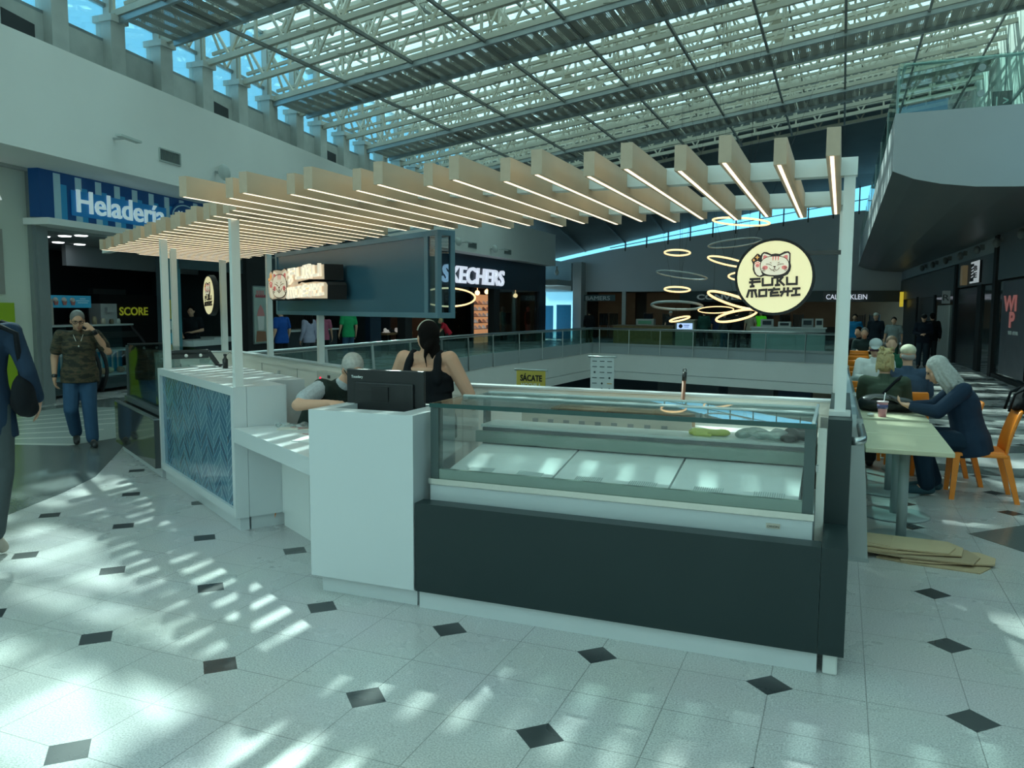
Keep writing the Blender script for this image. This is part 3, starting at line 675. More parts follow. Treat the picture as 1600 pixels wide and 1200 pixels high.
def cat_shapes():
    S = []   # (material key, layer, polygon)
    sil = Zp([(468,250),(500,225),(545,228),(610,258),(670,250),(735,258),(800,225),(860,222),(890,250),(892,385),(905,430),(895,490),(860,545),(800,572),(700,575),(600,570),(520,560),(470,578),(415,570),(370,530),(345,470),(345,390),(318,335),(375,275),(400,248),(425,250),(455,275)])
    S.append(('ink',1,sil))
    S.append(('cat',2,Zp([(490,260),(510,248),(560,262),(610,285),(560,320),(500,370),(478,395),(478,300)])))
    S.append(('cat',2,Zp([(870,260),(845,245),(790,262),(740,285),(800,310),(850,350),(868,385),(872,300)])))
    S.append(('pink',3,Zp([(495,285),(515,270),(560,290),(520,325),(495,345)]))); S.append(('pink',3,Zp([(850,280),(825,272),(785,292),(825,320),(850,345)])))
    S.append(('cat',2,Zp([(365,420),(375,370),(415,350),(455,368),(465,420),(462,470),(475,515),(490,540),(450,562),(410,545),(380,500)])))
    S.append(('ink',3,Zp(ring_(0,0,1,1)) and [((x*214+665-663)/575.,(577-(y*140+422))/532.) for x,y in [(math.copysign(abs(math.cos(R(t)))**.85,math.cos(R(t))),math.copysign(abs(math.sin(R(t)))**.8,math.sin(R(t)))) for t in range(0,360,10)]]))
    S.append(('cat',4,[((x*203+665-663)/575.,(577-(y*131+422))/532.) for x,y in [(math.copysign(abs(math.cos(R(t)))**.85,math.cos(R(t))),math.copysign(abs(math.sin(R(t)))**.8,math.sin(R(t)))) for t in range(0,360,10)]]))
    for x in (640,678,716): S.append(('pink',5,Zp([(x-10,292),(x+10,290),(x+4,345),(x-6,348)])))
    for x in (528,808): S.append(('pink',5,Zp(ring_(x,447,40,28))))
    for pts in ([(540,395),(570,398),(600,405),(625,418)],[(705,415),(730,403),(765,397),(798,398)],[(598,375),(618,385)],[(712,385),(735,375)],[(595,452),(620,480),(650,482),(665,462),(690,485),(715,478),(738,450)],[(665,440),(664,465)],
                [(480,462),(520,450)],[(487,485),(525,470)],[(495,500),(530,488)],[(850,450),(810,440)],[(850,478),(812,462)],[(845,500),(808,480)],[(645,485),(660,500),(675,490)]):
        for q_ in stroke(pts, 6.5): S.append(('ink',6,Zp(q_)))
    S.append(('ink',6,Zp([(642,427),(688,427),(670,447),(660,447)])))
    S.append(('pink',5,Zp(ring_(415,415,28,22)))); 
    for x,y in ((385,385),(405,372),(428,374),(446,390)): S.append(('pink',5,Zp(ring_(x,y,8,10,10))))
    for cx_,cy_,r_ in ((408,300,34),(358,338,24)): S.append(('star',5,Zp([(cx_+(r_ if k%2==0 else r_*.38)*math.cos(R(45*k+90)), cy_+(r_ if k%2==0 else r_*.38)*math.sin(R(45*k+90))) for k in range(8)])))
    return S
TXT = [[(318,607),(452,602)],[(308,652),(458,642)],[(345,607),(345,708)],[(322,712),(368,706)],
       [(497,602),(500,695),(640,688),(638,598)],[(668,588),(765,582)],[(714,588),(714,690)],[(690,694),(742,690)],[(785,582),(742,632),(808,690)],[(850,590),(854,680),(992,678),(990,582)],
       [(300,768),(275,856)],[(345,768),(347,856)],[(300,768),(402,764)],[(385,764),(415,852)],[(455,764),(556,756),(556,842),(455,848),(455,764)],
       [(592,760),(745,750)],[(668,738),(668,756)],[(645,770),(625,800),(625,842),(738,836)],[(630,802),(722,796)],[(765,790),(930,776)],[(815,740),(812,775),(775,840)],[(870,738),(868,838)],[(945,745),(1035,740)],[(990,745),(984,832)],[(930,836),(1038,828)]]
def draw_logo(e, org, ux, uz, Rr, parts=('cat','txt'), lift=.0016):
    ux, uz = Vector(ux).normalized(), Vector(uz).normalized(); nn = ux.cross(uz)
    B = {k: MB() for k in ('ink','cat','pink','star')}
    if 'cat' in parts:
        for k, l, poly in cat_shapes(): B[k].ext([(a*Rr,b_*Rr) for a,b_ in poly], Vector(org)-e.location+nn*0, ux, uz, nn*(.002+lift*l))
    if 'txt' in parts:
        for i, (pts, q_) in enumerate([(p, q) for p in TXT for q in stroke(p, 33)]): B['ink'].ext([(a*Rr,b_*Rr) for a,b_ in Zp(q_)], Vector(org)-e.location, ux, uz, nn*(.004+.0001*i))
    for k, nm, m in (('ink','logo_outline',ink),('cat','logo_cat',catw),('pink','logo_blush',pink),('star','logo_star',starm)):
        if B[k].v: B[k].make(nm, m, e)
def round_sign(c, ux, Rr, label, arm):
    ux = Vector(ux).normalized(); nn = ux.cross(Vector((0,0,1)))
    e = empty('round_sign', c, label=label, cat='sign')
    b = MB(); b.ext([(Rr*math.cos(R(k*7.5)),Rr*math.sin(R(k*7.5))) for k in range(48)], nn*-.035, ux, (0,0,1), nn*.07); b.make('rim', blackmat, e)
    b = MB(); b.ext([(Rr*.93*math.cos(R(k*7.5)),Rr*.93*math.sin(R(k*7.5))) for k in range(48)], nn*.03, ux, (0,0,1), nn*.008)
    b.ext([(Rr*.93*math.cos(R(k*7.5)),Rr*.93*math.sin(R(k*7.5))) for k in range(48)], nn*-.038, ux, (0,0,1), nn*.008); b.make('lit_face', facem, e)
    draw_logo(e, Vector(c)+nn*.038, ux, (0,0,1), Rr*.98)
    b = MB(); b.bar(ux*arm[0]+Vector((0,0,arm[2])), ux*arm[1]+Vector((0,0,arm[2])), .03, .022); b.make('bracket', black, e)
round_sign((-.343,4.55,1.877), (1,0,0), .205, 'round lit cat sign on the near right canopy post', (.14,.33,.125))
pc = P4+Vector((.10,-.34,1.86)); round_sign((pc.x,pc.y,pc.z), (.85,-.53,0) , .27, 'round lit cat sign seen edge-on by the far left post', (-.30,-.24,0))

# raised letter sign in front of the blue panel
oc = D(3.62,1.40,1.955)
e = empty('cat_letter_sign', oc, label='lit cream letter sign with a cat head in front of the blue panel', cat='sign')
def LL(u, z): return (u, z)   # u runs to the viewer's right from e=4.55
o0 = D(4.52,1.36,0)-oc; o0.z = 1.955-oc.z
rows = [[(.60,.02),(.60,.15),(.70,.165),(.86,.16),(.90,.175),(1.12,.175),(1.16,.165),(1.30,.175),(1.58,.175),(1.585,.02),(1.2,.03),(.9,.01)],
        [(.62,-.155),(.62,-.02),(.95,-.0),(1.0,.015),(1.1,.005),(1.36,.012),(1.62,.0),(1.66,-.03),(1.65,-.17),(1.0,-.165)],
        [(.02,-.10),(.0,-.02),(.02,.05),(.06,.08),(.05,.13),(.10,.16),(.15,.12),(.18,.165),(.28,.17),(.44,.155),(.52,.175),(.58,.16),(.60,-.15),(.50,-.175),(.3,-.165),(.12,-.175),(.05,-.15)],
        [(.58,-.165),(.66,-.155),(.66,-.12),(.9,-.05),(.9,.03),(.66,.1),(.62,.15),(.58,.15)]]
b = MB(); f = MB()
for i, r_ in enumerate(rows):
    b.ext([(u*1.0,z) for u,z in r_], o0, RV, (0,0,1), NV*.20); c0 = Vector((sum(u for u,_ in r_)/len(r_), sum(z for _,z in r_)/len(r_)))
    f.ext([(c0[0]+(u-c0[0])*(.985 if i < 2 else .97), c0[1]+(z-c0[1])*.93) for u,z in r_], o0-NV*.006, RV, (0,0,1), NV*.006)
b.make('letter_case', blackmat, e); f.make('lit_face', mat('lit_pink_cream', (.84,.64,.48), .6, emit=.22, noise=0, spec=.2), e)
lm = MB(); lf = mat('letter_face', (1.0,.90,.74), .6, emit=.46, noise=0, spec=.2)
for pts in TXT:
    for q_ in stroke(pts, 27):
        P_ = [(.635+(x-265)*.00120*1.0+.0, (.10-(y-650)*.00105) if y < 725 else (-.085-(y-798)*.00105)) for x, y in q_]
        lm.ext(P_, o0-NV*.006, RV, (0,0,1), -NV*.028)
lm.make('letters', lf, e)
S3 = cat_shapes(); BB = {k: MB() for k in ('ink','cat','pink','star')}
for k, l, poly in S3:
    if l == 1: continue
    BB[k].ext([(.33+(a+.07)*.60, -.0+(b_-.33)*.50) for a,b_ in poly], o0-NV*.006, RV, (0,0,1), -NV*(.001+.0015*l))
for k, nm, m in (('ink','logo_outline',ink),('cat','logo_cat',catw),('pink','logo_blush',pink),('star','logo_star',starm)): BB[k].make(nm, m, e)
b = MB()
for u in (.4,1.2): b.bar(o0+RV*u+NV*.2, o0+RV*u+NV*.27, .03, .03)
b.make('bracket', black, e)
# ---------------------------------------------------------------- shops on the left
S0 = Vector((-12.8,9.7,0)); SD = Vector((-.179,.984,0)).normalized(); SM = Vector((-.984,-.179,0)).normalized(); SO = -SM
def W(s, d, z=0.): return S0+SD*s+SM*d+Vector((0,0,z))
def wbox(mb, s0, s1, d0, d1, z0, z1, mi=0, org=Vector((0,0,0))):
    P = [W(s0,d0), W(s1,d0), W(s1,d1), W(s0,d1)]; return mb.prism([(p.x-org.x,p.y-org.y) for p in P], z0, z1, mi)
def orgof(s, d, z=0): v = W(s,d,z); return v
# dark interiors: back wall, partitions, dropped ceiling
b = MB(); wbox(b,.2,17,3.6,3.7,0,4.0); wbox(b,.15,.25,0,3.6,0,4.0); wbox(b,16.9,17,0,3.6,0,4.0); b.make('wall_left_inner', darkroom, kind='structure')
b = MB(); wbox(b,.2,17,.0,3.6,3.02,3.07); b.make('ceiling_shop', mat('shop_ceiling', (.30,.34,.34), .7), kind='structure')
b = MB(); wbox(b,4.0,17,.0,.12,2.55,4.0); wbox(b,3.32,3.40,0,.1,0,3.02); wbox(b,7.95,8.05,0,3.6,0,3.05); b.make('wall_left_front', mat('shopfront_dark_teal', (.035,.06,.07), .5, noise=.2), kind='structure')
b = MB(); wbox(b,3.1,7.9,2.1,2.2,2.58,3.02); b.make('trim_6', plasterg, kind='structure')
b = MB(); wbox(b,-.16,.19,-.08,.15,0,4.0); wbox(b,-.10,.0,-.12,-.08,0,4.0); b.make('trim_7', mat('pilaster_metal', (.30,.33,.33), .35, metal=.5), kind='structure')
b = MB(); wbox(b,3.40,4.05,.02,.08,0,3.02); b.make('wall_left_teal', mat('teal_wall', (.06,.20,.24), .4, noise=.1), kind='structure')

# things on the beige wall at the left edge
b = MB(); wbox(b,-1.9,-.64,-.12,.0,.0,1.76); tag(b.make('lime_panel', mat('lime_green', (.28,.40,.01), .5)), 'lime green panel standing against the beige wall at the left edge', 'panel')
b = MB(); wbox(b,-2.2,-.70,-.02,.0,1.9,2.95); tag(b.make('wall_panel', mat('taupe_panel', (.30,.28,.25), .6)), 'taupe panel on the beige wall above the lime green one', 'panel')
text('wall_letter', 'A', W(-1.22,-.03,3.42), SD, (0,0,1), .42, .04, mat('white_letter_lit', (.85,.9,.9), .4, emit=.5, noise=0), None, width=.50, bold=.02, label='white lit letter cut by the left edge of the picture', cat='letter')
# Heladeria fascia sign
e = empty('ice_cream_fascia_sign', orgof(2.2,-.3,3.6), label='blue and white striped fascia sign reading Heladería', cat='sign'); EO = e.location
def ebox(mb, s0,s1,d0,d1,z0,z1,mi=0): P = [W(s0,d0),W(s1,d0),W(s1,d1),W(s0,d1)]; return mb.prism([(p.x-EO.x,p.y-EO.y) for p in P], z0-EO.z, z1-EO.z, mi)
b = MB(); ebox(b,-.2,4.6,-.3,-.1,3.2,4.0); b.make('board', mat('sign_navy', (.005,.06,.20), .35, noise=.1, scale=2, emit=.10), e)
b = MB()
for k in range(9): s_ = .12+k*.50; ebox(b,s_,s_+.15,-.31,-.30,3.2,3.97)
b.make('pale_stripes', mat('sign_pale', (.30,.52,.58), .4, emit=.10), e)
b = MB()
for k in range(9): s_ = .27+k*.50; ebox(b,s_,s_+.14,-.309,-.30,3.2,3.8)
b.make('blue_stripes', mat('sign_midblue', (.02,.24,.46), .4, emit=.12), e)
b = MB(); ebox(b,.50,3.14,-.325,-.31,3.30,3.74); b.make('letter_halo', mat('halo_blue', (.01,.17,.42), .4, emit=.18), e)
text('letters', 'Heladería', W(.60,-.33,3.375), SD, (0,0,1), .40, .03, mat('sign_letters', (.62,.82,.86), .4, emit=.35, noise=0), e, width=2.46, bold=.012)
b = MB(); c = orgof(3.75,-.325,3.62)-EO
b.ext([(.48*math.cos(R(k*12)),.30*math.sin(R(k*12))) for k in range(30)], c, SD, (0,0,1), SO*.02, 0)
b.ext([(.44*math.cos(R(k*12)),.26*math.sin(R(k*12))) for k in range(30)], c+SO*.02, SD, (0,0,1), SO*.006, 1)
b.ext([(.41*math.cos(R(k*12)),.235*math.sin(R(k*12))) for k in range(30)], c+SO*.026, SD, (0,0,1), SO*.006, 0); b.make('oval_badge', [MATS['sign_navy'], MATS['sign_pale']], e)
text('badge_text', 'Nestlé', W(3.50,-.362,3.62), SD, (0,0,1), .12, .01, MATS['sign_letters'], e, width=.5)
b = MB(); wbox(b,-.25,4.6,-.5,0,3.07,3.18); b.make('trim_8', plaster, kind='structure')
for i,(px,py) in enumerate(((1.22,.12),(1.25,.50),(1.29,1.0),(2.50,1.75),(3.03,1.69))):
    b = MB(); v = W(px,py,3.005); b.lathe([(.001,.0),(.10,.0),(.11,.012),(.001,.014)], v, 20); tag(b.make('ceiling_downlight', ledwhite), 'round white downlight in the ceiling of the ice cream shop, %s of five'%ORD[i], 'light', 'downlights in the ice cream shop')
# curved-glass ice cream counters
def ice_counter(s0, s1, label):
    e = empty('ice_cream_counter', orgof((s0+s1)/2,.6,0), label=label, cat='counter'); o = e.location
    def eb(mb, *a): return wbox(mb, *a, org=o)
    b = MB(); eb(b,s0,s1,.35,1.3,.08,.30); eb(b,s0,s1,1.0,1.3,.30,1.30); b.make('base', mat('counter_dark', (.03,.05,.055), .4), e)
    b = MB(); eb(b,s0-.03,s1+.05,.75,1.35,1.31,1.345); b.make('top', mat('counter_top_pale', (.42,.48,.48), .3), e)
    b = MB(); n = 22
    for k in range(n):
        a = s0+.1+(s1-s0-.2)*k/n; c = s0+.1+(s1-s0-.2)*(k+1)/n; eb(b,a,c,.95,.99,.34,.82,k%3)
    b.make('striped_panel', [mat('stripe_blue', (.02,.30,.55), .5), mat('stripe_white', (.65,.78,.76), .5), mat('stripe_aqua', (.10,.45,.58), .5)], e)
    b = MB(); eb(b,s0+.1,s1-.1,.5,1.0,.80,.84); eb(b,s0+.1,s1-.1,.45,.97,.31,.34); b.make('shelf', mat('shelf_pale', (.5,.56,.55), .4), e)
    arc = [W(0,.95-.62*math.sin(R(t)),.05+1.28*(1-(1-math.cos(R(t-90)))*0) if 0 else 0) for t in (0,)]
    pts = []
    for k in range(11):
        t = k/10; d = 1.0-.72*math.sin(math.pi*min(1,t*1.0)*.62+.25); z = 1.32-1.27*t; pts.append((d,z))
    b = MB(); g = MB()
    for (d0,z0),(d1,z1) in zip(pts,pts[1:]):
        A,Bq,Cq,Dq = [W(s,d,z)-o for s,d,z in ((s0,d0,z0),(s1,d0,z0),(s1,d1,z1),(s0,d1,z1))]; g.add([A,Bq,Cq,Dq],[(0,1,2,3)])
    for s_ in (s0,s1): b = MB(); b.tube([W(s_,d,z)-o for d,z in pts], .035, 8); b.make('arched_frame', blackmat, e)
    g.make('curved_glass', tealglass, e)
    return e
ice_counter(.40,1.75,'curved glass ice cream counter at the left end of the striped shop')
ice_counter(1.95,3.35,'curved glass ice cream counter right of the walking man')
random.seed(3)
for i,(s_,d) in enumerate(((2.25,.62),(2.55,.7),(2.75,.6),(3.0,.68),(3.15,.58))):
    b = MB(); v = W(s_,d,.345+.06); b.ell(v,(.10,.07,.065),n=7); c_ = [(.55,.35,.22),(.60,.52,.35),(.40,.26,.18),(.62,.60,.5),(.5,.3,.2)][i]
    tag(b.make('pastry', mat('pastry_%d'%i, c_, .8, noise=.2, scale=20, bump=.4)), ['tan','beige','brown','cream','reddish'][i]+' pastry lying on the lower shelf of the glass counter', 'pastry', 'pastries in the glass counter')
e = empty('menu_sign', orgof(1.87,.95,1.8), label='small blue menu sign with three ice cream cups above the counter', cat='sign'); EO = e.location
b = MB(); ebox(b,1.28,2.46,1.0,1.04,1.68,1.92); b.make('board', mat('menu_blue', (.03,.28,.45), .4, emit=.15), e)
b = MB()
for k in range(3):
    c = W(1.48+k*.22,.98,1.80)-EO; b.ell(c+Vector((0,0,.03)),(.05,.05,.05),n=6,mi=0); b.ext([(-.06,.01),(.06,.01),(.035,-.07),(-.035,-.07)], c-SM*.005, SD, (0,0,1), SO*.02, 1)
b.make('cup_picture', [mat('cup_cream', (.7,.62,.55), .5), mat('cup_red', (.5,.16,.14), .5)], e)
b = MB()
for z_, s_, w_ in ((1.85,2.14,.16),(1.81,2.04,.36),(1.77,2.08,.28)): b.ext([(0,0),(w_,0),(w_,.018),(0,.018)], W(s_,.995,z_)-EO, SD, (0,0,1), SO*.004)
b.make('print_line', mat('print_pale_blue', (.30,.55,.65), .5, emit=.1), e)
for s_ in (1.35,2.4): b = MB(); b.tube([W(s_,1.02,1.345)-EO, W(s_,1.02,1.69)-EO], .012, 6); b.make('stand', blackmat, e)
e = empty('dark_cooler', orgof(5.6,2.7,0), label='black drinks cooler with yellow green SCORE lettering', cat='cooler'); EO = e.location
# stands inside the shop, seen between the counters
b = MB(); P = [W(4.55,2.5),W(6.9,2.5),W(6.9,3.3),W(4.55,3.3)]; b.prism([(p.x-EO.x,p.y-EO.y) for p in P], 0, 2.0, 0); b.make('body', blackmat, e)
text('letters', 'SCORE', W(5.18,2.48,1.50), SD, (0,0,1), .20, .01, mat('score_green', (.55,.62,.05), .5, emit=.18), e, width=1.05, bold=.02)
for i,(s_,c_,h_) in enumerate(((1.0,(.42,.40,.36),.5),(2.75,(.36,.38,.38),.42),)):
    b = MB(); v = W(s_+.1,1.05,1.345); b.box(v+Vector((0,0,h_/2)), (.35,.4,h_)); b.box(v+Vector((0.2,0,h_*.7)), (.1,.2,.1)); tag(b.make('coffee_machine', mat('machine_%d'%i, c_, .4, metal=.3)), ['pale','dark grey'][i]+' coffee machine standing on the ice cream counter', 'machine')
for i,(s_,h_) in enumerate(((2.35,.16),(2.6,.12),(2.85,.10),(3.05,.11))):
    b = MB(); v = W(s_,.85,1.345); b.lathe([(.001,0),(.045,0),(.048,h_*.7),(.035,h_*.8),(.035,h_),(.001,h_)], v, 12); tag(b.make('jar', mat('jar_%d'%i, [(.30,.25,.15),(.5,.45,.35),(.12,.10,.06),(.55,.58,.55)][i], .3)), ['tall brown','pale beige','short dark','white'][i]+' jar on the ice cream counter top', 'jar', 'jars on the ice cream counter')
# yellow poster and notes on the teal wall
b = MB(); wbox(b,3.60,3.83,-.005,.015,1.45,1.86,0); o = b.make('poster', mat('poster_yellow', (.50,.42,.08), .6)); tag(o,'yellow poster taped to the teal wall','poster')
b = MB(); wbox(b,3.66,3.75,-.008,-.005,1.60,1.75,0); b.make('picture', blackmat, o)
b = MB(); wbox(b,3.62,3.86,-.005,.015,1.22,1.40); tag(b.make('notice', mat('notice_pale', (.45,.55,.56), .6)),'pale paper notice below the yellow poster','notice')
b = MB(); wbox(b,3.42,3.75,-.01,.015,.92,1.14); tag(b.make('flyer_rack', mat('rack_blue', (.05,.40,.55), .5)),'light blue flyer rack on the teal wall','rack')
# grey door at the back and low counter for the clerk
b = MB(); wbox(b,8.3-2.8,9.5-2.8,3.45,3.6,0,2.15,0); o = b.make('door_1', mat('door_grey', (.16,.18,.17), .5), kind='structure')
b = MB(); wbox(b,4.3,5.3,-.1,.45,.0,.82,1); wbox(b,4.2,5.4,-.15,.5,.82,.95,0); o = b.make('service_counter', [mat('counter_white', (.5,.54,.54), .4), darkroom]); tag(o,'low pale counter in front of the clerk in black','counter')
b = MB(); wbox(b,5.7,6.5,.3,.9,.0,.85,1); wbox(b,5.65,6.6,.25,.95,.85,.97,0); o = b.make('service_counter', [MATS['counter_white'], darkroom]); tag(o,'short pale counter beside the black poster pillar','counter')
# black pillar with lit cup poster
e = empty('poster_pillar', orgof(7.2,-.05,0), label='black pillar with a tall lit poster of a drink cup', cat='pillar'); EO = e.location
b = MB(); ebox(b,6.6,7.9,-.1,.3,0,3.05); b.make('pillar', blackmat, e)
b = MB(); ebox(b,6.83,7.52,-.13,-.10,.76,2.26,0); ebox(b,6.86,7.49,-.14,-.13,.79,2.23,1); b.make('poster_frame', [steeld, mat('poster_grey_green', (.22,.32,.29), .5, emit=.10, noise=.3, scale=3)], e)
b = MB(); c = W(7.17,-.145,1.2)-EO
b.ext([(-.17,.28),(.17,.28),(.13,-.08),(-.13,-.08)], c, SD, (0,0,1), SO*.004, 0)
b.ext([(-.2,.28),(.2,.28),(.12,.45),(.0,.58),(-.12,.45)], c, SD, (0,0,1), SO*.004, 1); b.ext([(-.25,.76),(.25,.76),(.25,.83),(-.25,.83)], c, SD, (0,0,1), SO*.004, 2)
b.ext([(-.27,-.38),(.27,-.38),(.22,-.12),(-.22,-.10)], c, SD, (0,0,1), SO*.004, 3)
b.make('poster_picture', [mat('cup_pic', (.42,.50,.48), .4, emit=.1), mat('cup_pink', (.45,.20,.20), .5, emit=.06), mat('band_red', (.28,.05,.07), .5, emit=.05), mat('pic_rust', (.30,.14,.08), .5)], e)
b = MB()
for s_ in (6.98,7.08,7.18,7.28): b.ext([(0,0),(.06,0),(.06,.14),(0,.14)], W(s_,-.145,2.0)-EO, SD, (0,0,1), SO*.004)
b.make('poster_lettering', MATS['cup_pink'], e)
# screens hanging inside further along, and a lavender column
for i,s_ in enumerate((8.7,9.8,10.9)):
    b = MB(); wbox(b,s_,s_+.9,2.4,2.46,1.9,2.4); tag(b.make('menu_screen', mat('screen_teal_%d'%i, [(.10,.24,.30),(.20,.16,.14),(.12,.2,.22)][i], .4, emit=.25, noise=.5, scale=4)), ['teal','brown','blue green'][i]+' lit menu screen deep inside the dark shop', 'screen')
b = MB(); wbox(b,8.3,12.6,.2,.8,0,1.0,0); wbox(b,8.25,12.65,.15,.85,1.0,1.05,1); tag(b.make('shop_counter', [darkroom, MATS['counter_white']]), 'long dark shop counter where the queue stands', 'counter')

# ---------------------------------------------------------------- shoe shop
XS = -15.0
nv = mat('sign_band_navy', (.006,.022,.045), .45, noise=.1)
b = MB(); b.bx((XS-.1,26.2,2.62),(XS+.1,41.0,4.0)); b.bx((XS-.15,40.0,0),(XS+.12,41.0,2.62)); b.bx((XS-.1,23.5,0),(XS+.1,24.2,4.0)); b.make('wall_left_far', nv, kind='structure')
b = MB(); b.bx((XS-4,23.2,0),(XS-3.9,41,4)); b.bx((XS-4,40.9,0),(XS,41,4)); b.bx((XS-4,17+9.0,0),(XS-.1,26.1,0.02)); b.bx((XS-4,23.2,3.2),(XS,41,3.25)); b.make('wall_shoe_inner', mat('shoe_shop_dark', (.09,.08,.075), .6, noise=.3), kind='structure')
e = empty('shoe_shop_sign', (XS+.1,32,3.1), label='white lit SKECHERS letters on the navy shopfront band', cat='sign')
text('letters', 'SKECHERS', (XS+.12,28.75,2.79), (0,1,0), (0,0,1), .70, .08, mat('lit_white_letters', (.75,.82,.95), .4, emit=.75, noise=0), e, width=6.35, bold=.022, shear=.12)
b = MB(); b.bx((XS-.05,29.3,0),(XS,31.75,2.6)); b.make('window_4', glass('grey_green_glass', (.35,.42,.38), .10), kind='structure')
b = MB(); b.bx((XS-.9,29.3,0),(XS-.85,31.75,2.6)); b.make('wall_shoe_screen', mat('grey_green_panel', (.20,.26,.23), .5), kind='structure')
b = MB(); b.bx((XS-.25,34.15,0),(XS+.06,34.8,2.62)); b.bx((XS-.25,31.75,0),(XS+.06,31.95,2.62)); b.bx((XS-.3,26.0,0),(XS+.04,26.5,2.62)); b.make('trim_9', blackmat, kind='structure')
b = MB(); b.bx((XS-.02,34.8,0),(XS,40.0,2.6)); b.make('window_5', tealglass, kind='structure')
def shoe(p, c, nm):
    b = MB(); p = Vector(p); b.ell(p+Vector((0,0,.06)),(.07,.17,.06),n=6); b.ell(p+Vector((0,-.08,.11)),(.055,.08,.06),n=6); b.box(p+Vector((0,0,.015)),(.12,.34,.03))
    o = b.make('shoe', c); return o
warm1 = mat('warm_lit_wood', (.60,.30,.14), .5, emit=.75, noise=.3, scale=3)  # wood glows by itself, standing in for warm light on the shelves
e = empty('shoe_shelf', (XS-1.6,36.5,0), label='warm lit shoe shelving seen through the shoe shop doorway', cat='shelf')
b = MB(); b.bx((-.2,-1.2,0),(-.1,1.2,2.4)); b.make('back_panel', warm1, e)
b = MB()
for k in range(5): b.bx((-.1,-1.2,.7+k*.30),(.25,1.2,.72+k*.30))
b.make('shelf_board', mat('shelf_brown', (.16,.08,.04), .5), e)
cols = [mat('shoe_%d'%i, c, .6, emit=.25) for i,c in enumerate([(.75,.55,.45),(.6,.5,.45),(.8,.75,.7),(.25,.15,.12),(.6,.3,.2)])]  # slight emission on the shoes replaces the shop light falling on them
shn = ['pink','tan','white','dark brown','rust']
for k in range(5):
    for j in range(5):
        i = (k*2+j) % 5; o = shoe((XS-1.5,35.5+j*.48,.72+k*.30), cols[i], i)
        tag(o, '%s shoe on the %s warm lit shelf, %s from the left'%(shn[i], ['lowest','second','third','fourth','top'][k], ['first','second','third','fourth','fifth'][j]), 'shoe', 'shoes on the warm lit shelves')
# lamp discs in the shop and the left shoe table
for i,(y,z) in enumerate(((34.6,2.45),(35.7,2.52),(39.4,2.4))):
    b = MB(); b.ell((XS-1.0,y,z),(.12,.12,.12),n=6); b.tube([(XS-1.0,y,z),(XS-1.0,y,3.19)],.01,5); tag(b.make('shop_lamp', mat('warm_lamp', (1,.6,.3), .4, emit=3)), ['left','middle','right'][i]+' warm globe lamp hanging inside the shoe shop', 'lamp', 'lamps in the shoe shop')
e = empty('display_table', (XS-.7,26.3,0), label='low brown table with dark shoes behind the glass at the shoe shop left end', cat='table')
b = MB(); b.bx((-.35,-.95,.72),(.35,.95,.80)); b.make('table_top', mat('table_brown', (.25,.14,.07), .5), e)
for a in (-.3,.3):
    for c in (-.85,.85): b = MB(); b.bx((a-.03,c-.03,0),(a+.03,c+.03,.72)); b.make('leg', blackmat, e)
dsh = mat('dark_shoe', (.03,.03,.035), .5)
for j in range(4):
    o = shoe((XS-.6,25.7+j*.40,.80), dsh if j%2 else cols[2], 0); tag(o, ('black' if j%2 else 'white')+' sports shoe on the brown display table, %s along it'%['first','second','third','fourth'][j], 'shoe', 'shoes on the brown table')
# far left end: corridor with blue panels and a bright window
b = MB(); b.bx((-17.6,45.0,0.0),(-14.3,45.1,3.0)); b.make('window_6', glass('pale_window', (.75,.9,.95), .05, milk=.3, milkcol=(.7,.85,.9)), kind='structure')
bpan = mat('blue_panel', (.01,.20,.42), .4, noise=.1)
b = MB(); b.bx((-16.2,44.2,0),(-15.6,44.3,1.9)); b.make('wall_far_blue', bpan, kind='structure')
b = MB(); b.bx((-15.3,44.0,0),(-14.45,44.1,1.95)); b.make('door_2', bpan, kind='structure')
b = MB(); b.bx((-14.45,44.4,0),(-13.95,45.3,4.4)); b.bx((-16.6,44.8,2.9),(-14.0,45.3,4.4)); b.make('wall_far_left', plasterl, kind='structure')

# ---------------------------------------------------------------- shops across the void
b = MB(); b.bx((-14,48.4,0),(4,48.5,2.8)); b.bx((-14,45.3,2.7),(4,48.5,2.75)); b.bx((-14,45.3,0),(-13.9,48.5,2.8)); b.make('wall_far_inner', mat('far_shop_inner', (.06,.052,.04), .6, noise=.5, scale=.7), kind='structure')
brown = mat('brown_wood_wall', (.15,.095,.05), .6, noise=.4, scale=1.2, emit=.04)
b = MB(); b.bx((-13.9,47.8,0),(-11.6,47.9,2.7)); b.bx((-10.9,47.8,0),(-8.3,47.9,2.7)); b.bx((.2,47.5,.8),(3.5,47.6,2.7)); b.bx((-3.6,47.5,.8),(-.2,47.6,2.5)); b.make('wall_far_wood', brown, kind='structure')
b = MB(); b.bx((-11.72,45.1,0),(-11.5,45.3,2.72)); b.bx((-13.95,45.15,0),(-13.85,45.3,2.72)); b.make('trim_10', alu, kind='structure')
b = MB(); b.bx((-8.4,45.0,2.15),(-.95,45.2,2.72)); b.make('trim_11', mat('sign_band_teal', (.02,.045,.05), .4), kind='structure')
b = MB(); b.bx((-.95,45.0,2.15),(3.0,45.2,2.72)); b.make('trim_12', mat('sign_band_grey', (.07,.08,.08), .5), kind='structure')
e = empty('menswear_sign', (-12.5,45,2.2), label='dim BAMERS letters on the glass of the far left shop', cat='sign')
b = MB(); b.bx((-1.5,.0,-.02),(.4,.03,.34)); b.make('board', mat('board_teal', (.05,.10,.11), .4), e)
text('letters', 'BAMERS', (-13.85,44.99,2.23), (1,0,0), (0,0,1), .24, .02, mat('dim_letters', (.30,.42,.44), .4, emit=.10), e, width=1.45)
